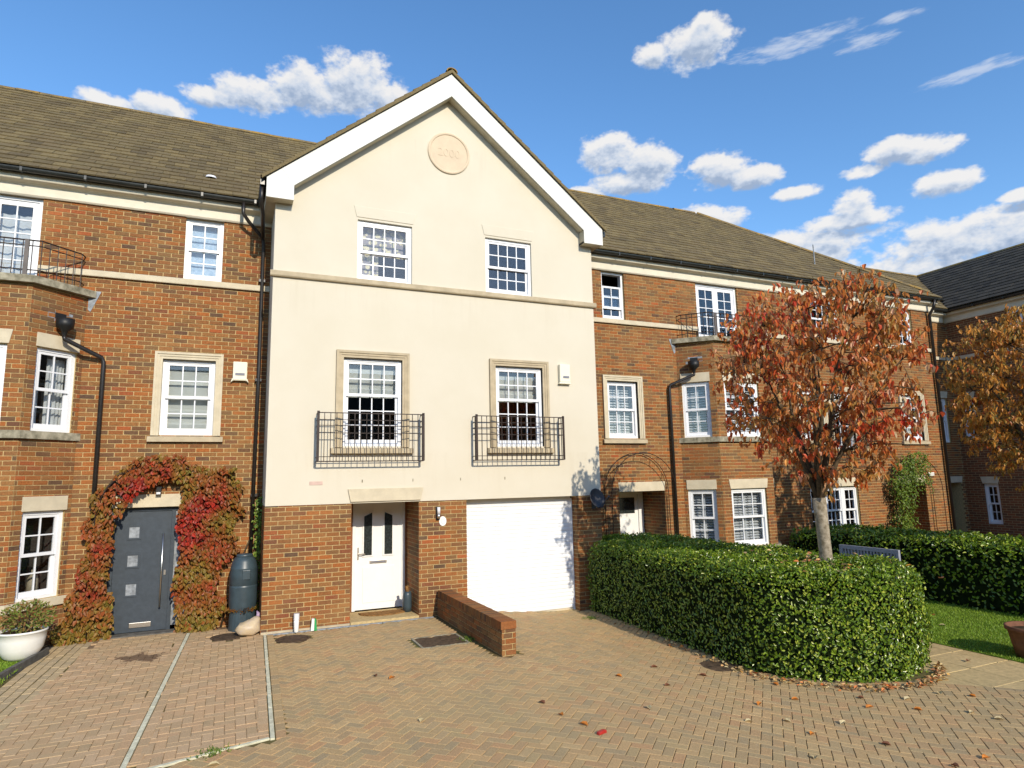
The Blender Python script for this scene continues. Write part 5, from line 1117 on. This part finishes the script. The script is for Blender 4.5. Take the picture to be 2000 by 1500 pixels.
def tree(base, fork, crown_c, crown_r, nt_, per, label, seed, mat, leafL=.105, lean=(0, 0), trunk_r=.115):
    R_ = random.Random(seed); T = thing('tree', label, 'tree', base, 'standard trees growing through hedges')
    bx, by, bz = base; top = Vector((bx+lean[0], by+lean[1], fork))
    pts = [(bx+lean[0]*t+.012*math.sin(t*5), by+lean[1]*t+.012*math.cos(t*4), bz+(fork-bz)*t) for t in np.linspace(0, 1, 9)]
    MB().tube(pts, [trunk_r*1.18, trunk_r*1.05, trunk_r, trunk_r*.98, trunk_r*.95, trunk_r*.93, trunk_r*.92, trunk_r*.95, trunk_r*1.0], 14).build('trunk', M['bark'], T, smooth=True)
    C = Vector(crown_c); br = MB(); nodes = []
    # main limbs
    dirs = [(.0, .05, 1)]+[(math.cos(a)*.75, math.sin(a)*.75, h) for a, h in ((.3, .55), (1.5, .75), (2.7, .6), (3.9, .7), (5.2, .5), (.9, 1.0), (4.4, 1.1))]
    for k, d in enumerate(dirs):
        d = Vector(d).normalized(); e = Vector((C.x+d.x*crown_r[0]*.72, C.y+d.y*crown_r[1]*.72, top.z+(C.z+crown_r[2]*.75-top.z)*(1.0 if k == 0 else .35+.45*d.z)))
        P_ = []
        for t in np.linspace(0, 1, 7):
            p = top.lerp(e, t); p += Vector((math.sin(t*6+k), math.cos(t*5+k*2), 0))*.05*t; p.z += .18*t*(1-t)*4*(.5 if k else 0); P_.append(p)
        r0 = trunk_r*(.62 if k == 0 else .45); br.tube([tuple(top-Vector((0, 0, .08)))]+[tuple(p) for p in P_[1:]], [r0*(1-.82*t) for t in np.linspace(0, 1, 7)], 7)
        nodes += [(P_[i], r0*(1-.82*i/6)) for i in range(1, 7)]
    # second order and twigs to points through the crown
    second = []
    for k in range(70):
        d = Vector(unit_dirs(1)[0]); q = C+Vector((d.x*crown_r[0], d.y*crown_r[1], d.z*crown_r[2]))*R_.uniform(.45, .9)
        if q.z < fork+.15: q.z = fork+.15+R_.random()*.3
        nd, r = min(nodes, key=lambda n_: (n_[0]-q).length+max(0, n_[0].z-q.z)*1.2); mid = nd.lerp(q, .5)+Vector((R_.gauss(0, .05), R_.gauss(0, .05), .06))
        br.tube([tuple(nd), tuple(mid), tuple(q)], [min(r, .018), .012, .006], 5); second += [(mid, .01), (q, .006)]
    P, Tt, Nn, col = [], [], [], []
    zlo, zhi = C.z-crown_r[2], C.z+crown_r[2]
    def rad(t):                                       # outline: narrow at the fork, full shoulders, flat uneven top
        return float(np.interp(t, [0, .12, .28, .5, .8, .93, 1.0], [.38, .62, .90, 1.0, .98, .84, .60]))
    for k in range(nt_):
        while True:
            t = R_.random(); a = R_.uniform(0, 6.2832); ra = math.sqrt(R_.uniform(.06, 1.0))
            if R_.random() < (.12+2.4*t if t < .36 else 1): break
        lump = 1+.08*math.sin(3*a+seed+4*t)+.06*math.sin(7*a-6*t)
        q = Vector((C.x+crown_r[0]*rad(t)*ra*lump*math.cos(a), C.y+crown_r[1]*rad(t)*ra*lump*math.sin(a), zlo+(zhi-zlo)*t+.12*math.sin(5*a+seed)*(t > .7)*ra))
        sp = min(second, key=lambda n_: (n_[0]-q).length)[0]
        if (sp-q).length > .75: q = sp.lerp(q, .75/(sp-q).length)
        mid = sp.lerp(q, .5)+Vector((0, 0, .03)); br.tube([tuple(sp), tuple(mid), tuple(q)], [.006, .005, .003], 4, False)
        cr = R_.random()
        for j in range(per):
            t = R_.uniform(.25, 1.08); p = sp.lerp(q, t)+Vector((R_.gauss(0, .035), R_.gauss(0, .035), R_.gauss(0, .03))); P.append(tuple(p))
            o = Vector((R_.gauss(0, 1), R_.gauss(0, 1), 0)).normalized(); Tt.append((o.x*.42, o.y*.42, -1+R_.uniform(-.2, .45))); Nn.append((o.x+R_.gauss(0, .5), o.y+R_.gauss(0, .5), .35+R_.gauss(0, .3))); col.append((cr*.5+R_.random()*.5) % 1)
    br.build('branches', M['barkdark'], T, smooth=True)
    n = len(P); leaves('crown', np.array(P), np.array(Tt), np.array(Nn), leafL*nrg.uniform(.65, 1.2, n), leafL*.54*nrg.uniform(.7, 1.1, n), mat, T, np.array(col), fold=.24)
tree((7.37, -4.73, -.2), 2.05, (7.48, -4.79, 3.73), (1.54, 1.54, 1.58), 660, 11, 'tree with red and orange autumn leaves growing out of the laurel hedge by the drive', 5, M['leaftree'], lean=(-.03, .02), trunk_r=.095)
tree((13.75, -4.45, -.2), 2.0, (13.75, -4.45, 3.75), (1.6, 1.65, 1.75), 800, 13, 'tree with bronze and olive leaves in front of the shaded wing', 9, M['leaftree2'])
yard_things()

def creeper():
    T = thing('red_creeper', 'red and green Virginia creeper climbing round the anthracite front door', 'creeper', (-1.75, .9, 0))
    def dens(x, z):
        wob = .05*math.sin(z*7+x*3)+.04*math.sin(z*13-x*5)
        v = 0
        if z < 2.45:                                    # left column, wide at the foot
            lo = -2.84+.20*min(z, 1.6)/1.0*.6+wob; hi = -2.29+.03*math.sin(z*5)
            if z < .75: lo = -2.95+.1*z+wob; hi = -2.22
            if lo < x < hi: v = .85 if z < 1.9 else .5
        if 0 <= z < 2.75:                               # right column
            lo = -1.32+.04*math.sin(z*6); hi = -.40 if z > 1.25 else -.72+.28*max(0, z-.75)/.5 if z > .55 else -.60
            hi += wob
            if 1.35 < z < 1.5: hi -= .1
            if lo < x < hi: v = 1
        r = math.hypot((x+1.5)/1.15, (z-1.75)/1.22)    # hood over the door
        if z > 1.9 and .62 < r < 1.0+wob*1.3 and x > -2.55: v = max(v, .95 if x > -2.15 else .45)
        return v
    P, Tt, N_ = [], [], []
    while len(P) < 7600:
        x, z = rng.uniform(-3.05, -.25), rng.uniform(.0, 3.05); dn = dens(x, z)
        if rng.random() > dn: continue
        dep = rng.random()**.8*(.20+.10*math.sin(x*6+z*4)*math.sin(z*7+1)); P.append((x, 1.02-dep-.02*rng.random(), z))
        Tt.append((rng.gauss(0, .45), -.3+rng.gauss(0, .35), -1)); N_.append((rng.gauss(0, .5), -1, .5+rng.gauss(0, .45)))
    n = len(P); leaves('foliage', np.array(P), np.array(Tt), np.array(N_), .08*nrg.uniform(.55, 1.3, n), .056*nrg.uniform(.7, 1.2, n), M['leafcreep'], T)
    for pts in ([(-2.55, .97, 0), (-2.5, .95, .8), (-2.6, .96, 1.6), (-2.55, .95, 2.2), (-2.3, .93, 2.6), (-1.9, .93, 2.85)], [(-2.45, .97, 0), (-2.5, .95, 1.1), (-2.42, .96, 2.1), (-2.15, .95, 2.55)], [(-.95, .97, 0), (-1.0, .95, .9), (-.9, .95, 1.9), (-1.05, .95, 2.6), (-1.5, .95, 2.85)], [(-.6, .98, 0), (-.35, .98, 1.0), (-.1, .98, 1.7), (-.05, 1.0, 2.3)]):
        MB().tube(pts, [.018]+[.014]*(len(pts)-2)+[.007], 6).build('stem', M['barkdark'], T, smooth=True)
    W_ = thing('moss_ring', 'ring of moss and dead leaves on the water butt stand', 'moss', (-.27, .62, .31)); n = 160; a = nrg.uniform(3.0, 6.5, n); rr_ = nrg.uniform(.19, .235, n)
    leaves('foliage', np.column_stack([-.27+rr_*np.cos(a), .62+rr_*np.sin(a), nrg.normal(.335, .014, n)]), np.column_stack([np.cos(a), np.sin(a), nrg.normal(.1, .5, n)]), unit_dirs(n)+np.array([0, 0, 1.]), .035, .02, M['leafcreep'], W_)
    # thin green ivy in the corner beside the butt
    I = thing('ivy', 'thin green ivy strand in the corner behind the water butt', 'ivy', (-.06, .95, 0)); P = []
    for k in range(420): z = rng.random()**1.1*2.2; P.append((-.055+rng.gauss(0, .035+.03*(z < .7)), .93-rng.random()*.12-.1*(z < .6), z))
    n = len(P); leaves('foliage', np.array(P), np.column_stack([nrg.normal(0, .5, n), nrg.normal(-.3, .3, n), -np.ones(n)]), np.column_stack([nrg.normal(-.3, .4, n), -np.ones(n), np.full(n, .5)]), .05*nrg.uniform(.6, 1.2, n), .04, M['leafgreen'], I)
    MB().tube([(-.04, .98, 0), (-.06, .97, 1.0), (-.05, 1.0, 2.3)], .008, 5).build('stem', M['barkdark'], I)
creeper()
trellis(FA, .66, 2.42, 2.95, -.36, -.06, 'rusty steel trellis arch around the recessed door next to the cream house', M['iron'], -.2)
trellis(FB, 3.75, 5.55, 2.75, -.36, -.06, 'rusty steel trellis arch half covered by green climber', M['iron'], -.2)
trellis(FLf, .75, 2.55, 2.82, -.16, -.02, 'steel trellis arch buried in red creeper', M['iron'], 0)
def far_climber():
    T = thing('green_climber', 'bushy green climber over the left side of the far trellis arch', 'climber', (16.9, .9, -.2)); P = []
    while len(P) < 3600:
        x, z = rng.uniform(16.4, 18.2), rng.uniform(-.2, 3.0); r = math.hypot((x-17.6)/1.15, (z-1.75)/1.2); ok = (16.5+.08*math.sin(z*5) < x < 17.25+.12*math.sin(z*4) and z < 2.2) or (z > 1.75 and .25 < r < 1.0 and x < 17.95)
        if ok: P.append((x, .98-rng.random()**.7*.4, z))
    n = len(P); leaves('foliage', np.array(P), np.column_stack([nrg.normal(0, .6, n), nrg.normal(-.3, .4, n), nrg.normal(-.5, .5, n)]), np.column_stack([nrg.normal(0, .5, n), -np.ones(n), np.full(n, .6)]), .075*nrg.uniform(.6, 1.2, n), .035, M['leafgreen'], T)
    MB().tube([(16.8, .95, -.2), (16.75, .95, 1.2), (17.0, .93, 2.4)], .02, 6).build('stem', M['barkdark'], T)
far_climber()

# ------------------------------------------------------------------ fallen leaves
def fallen():
    spots = [(4.87, -6.27), (4.84, -6.59), (6.82, -5.92), (6.66, -6.23), (6.52, -6.54), (7.46, -6.54), (6.99, -7.1), (5.91, -7.58), (5.42, -7.54), (4.3, -7.07), (2.76, -5.75), (2.66, -5.0), (1.3, -4.9), (4.02, -4.42), (4.42, -4.86), (-.54, -5.06), (1.42, -3.29), (5.32, -7.05), (5.35, -6.46), (4.95, -5.73), (5.22, -4.57), (6.96, -6.81), (6.05, -6.21), (4.83, -4.05), (4.45, -6.17), (2.65, -5.34), (1.2, -3.1), (3.6, -5.6), (5.6, -5.7), (6.3, -6.0), (7.2, -6.3), (5.8, -5.2), (8.9, -5.6), (10.6, -4.2), (11.2, -3.6)]
    for i, (x, y) in enumerate(spots):
        a = rng.uniform(0, 6.283); z = gz(x)+.006 if x < 9.5 else -.185
        V, Fq = leaf_arrays(np.array([[0., 0, 0]]), np.array([[math.cos(a), math.sin(a), .12]]), np.array([[0., 0, 1]]), .1*rng.uniform(.7, 1.1), .06, .25)
        kind_ = ('pale', 'orange', 'brown')[i % 3] if i != 5 else 'orange'; where = 'lawn' if x > 9.5 else 'flagged path' if x > 8.5 else 'herringbone drive'
        o = np_mesh('fallen_leaf', V, Fq, M['fall_'+kind_], None); o.location = (x, y, z); tag(o, '%s fallen leaf lying on the %s' % ({'pale': 'pale curled', 'orange': 'bright orange', 'brown': 'dark brown'}[kind_], where), 'leaf', '%s fallen leaves on the %s' % (kind_, where))
    n = 420; t = nrg.random(n); P = []
    edge = [(6.0, -1.2), (5.92, -2.8), (5.82, -4.2), (5.92, -4.85), (6.2, -5.35), (6.68, -5.72), (7.3, -5.92), (7.9, -5.82), (8.35, -5.5)]
    for k in range(n):
        s = rng.random()**.6*(len(edge)-1.001); i = int(s); q = s-i; x = edge[i][0]+(edge[i+1][0]-edge[i][0])*q; y = edge[i][1]+(edge[i+1][1]-edge[i][1])*q; o = abs(rng.gauss(0, .09)); P.append((x-.6*o+rng.gauss(0, .03), y-.8*o, gz(x)+.008+.02*rng.random()))
    a = nrg.uniform(0, 6.283, n); ob = leaves('leaf_litter', np.array(P), np.column_stack([np.cos(a), np.sin(a), nrg.normal(0, .3, n)]), np.column_stack([nrg.normal(0, .3, n), nrg.normal(0, .3, n), np.ones(n)]), .07*nrg.uniform(.6, 1.2, n), .04, M['leaffall'], None)
    ob['label'] = 'brown leaf litter drifted along the hedge foot'; ob['category'] = 'leaf litter'
    n = 60; P = np.column_stack([nrg.normal(7.2, .4, n), nrg.normal(-4.5, .6, n), nrg.uniform(1.13, 1.19, n)]); a = nrg.uniform(0, 6.283, n)
    ob = leaves('leaf_litter', P, np.column_stack([np.cos(a), np.sin(a), nrg.normal(0, .2, n)]), np.column_stack([nrg.normal(0, .3, n), nrg.normal(0, .3, n), np.ones(n)]), .1*nrg.uniform(.7, 1.1, n), .06, M['leaffall'], None)
    ob['label'] = 'orange leaves lying on top of the laurel hedge'; ob['category'] = 'leaf litter'
    # weeds in the joints
    for x, y, lab in ((2.9, -1.9, 'small weed at the foot of the low brick wall'), (-.62, -4.75, 'moss and grass tuft by the edging strip corner'), (5.75, -.75, 'moss and grass tuft where the hedge meets the garage apron')):
        W = thing('weed', lab, 'weed', (x, y, gz(x))); n = 90; P = np.column_stack([nrg.normal(x, .07, n), nrg.normal(y, .07, n), np.full(n, gz(x))]); leaves('foliage', P, np.column_stack([nrg.normal(0, .5, n), nrg.normal(0, .5, n), np.full(n, .5)]), unit_dirs(n), .045*nrg.uniform(.5, 1.2, n), .01, M['leafgreen'], W)
fallen()

# ------------------------------------------------------------------ unseen terrace added to cut sky fill and be mirrored in the panes
def opposite():
    H = thing('fill_block_terrace', 'long brick terrace added out of view to block sky fill', 'house', (2, -40, -.1)); F = Fr(30, -36, (-1, 0), (0, -1))
    ws = [(u, u+1.0, z, z+1.4) for u in np.arange(1.5, 60, 3.2) for z in (.8, 3.3, 6.0)]
    mb = MB(); wall_panel(mb, F, 0, 62, -.2, 7.66, ws); mb.F = None; mb.add([(30, -36, -.2), (30, -45, -.2), (30, -45, 7.66), (30, -36, 7.66), (-32, -36, -.2), (-32, -45, -.2), (-32, -45, 7.66), (-32, -36, 7.66)], [(0, 1, 2, 3), (4, 7, 6, 5), (1, 5, 6, 2)]); mb.build('wall', M['farbrick'], H)
    for u, u1, z, z1 in ws: MB(F).box(u, u1, .08, .12, z, z1).build('window', M['doorglass'], H)
    MB().add([(30.3, -35.7, 7.66), (-32.3, -35.7, 7.66), (-32.3, -40.5, 11.2), (30.3, -40.5, 11.2), (30.3, -45.3, 7.66), (-32.3, -45.3, 7.66)], [(0, 1, 2, 3), (3, 2, 5, 4), (0, 3, 4), (1, 5, 2)]).build('roof', M['tiledark'], H)
opposite()
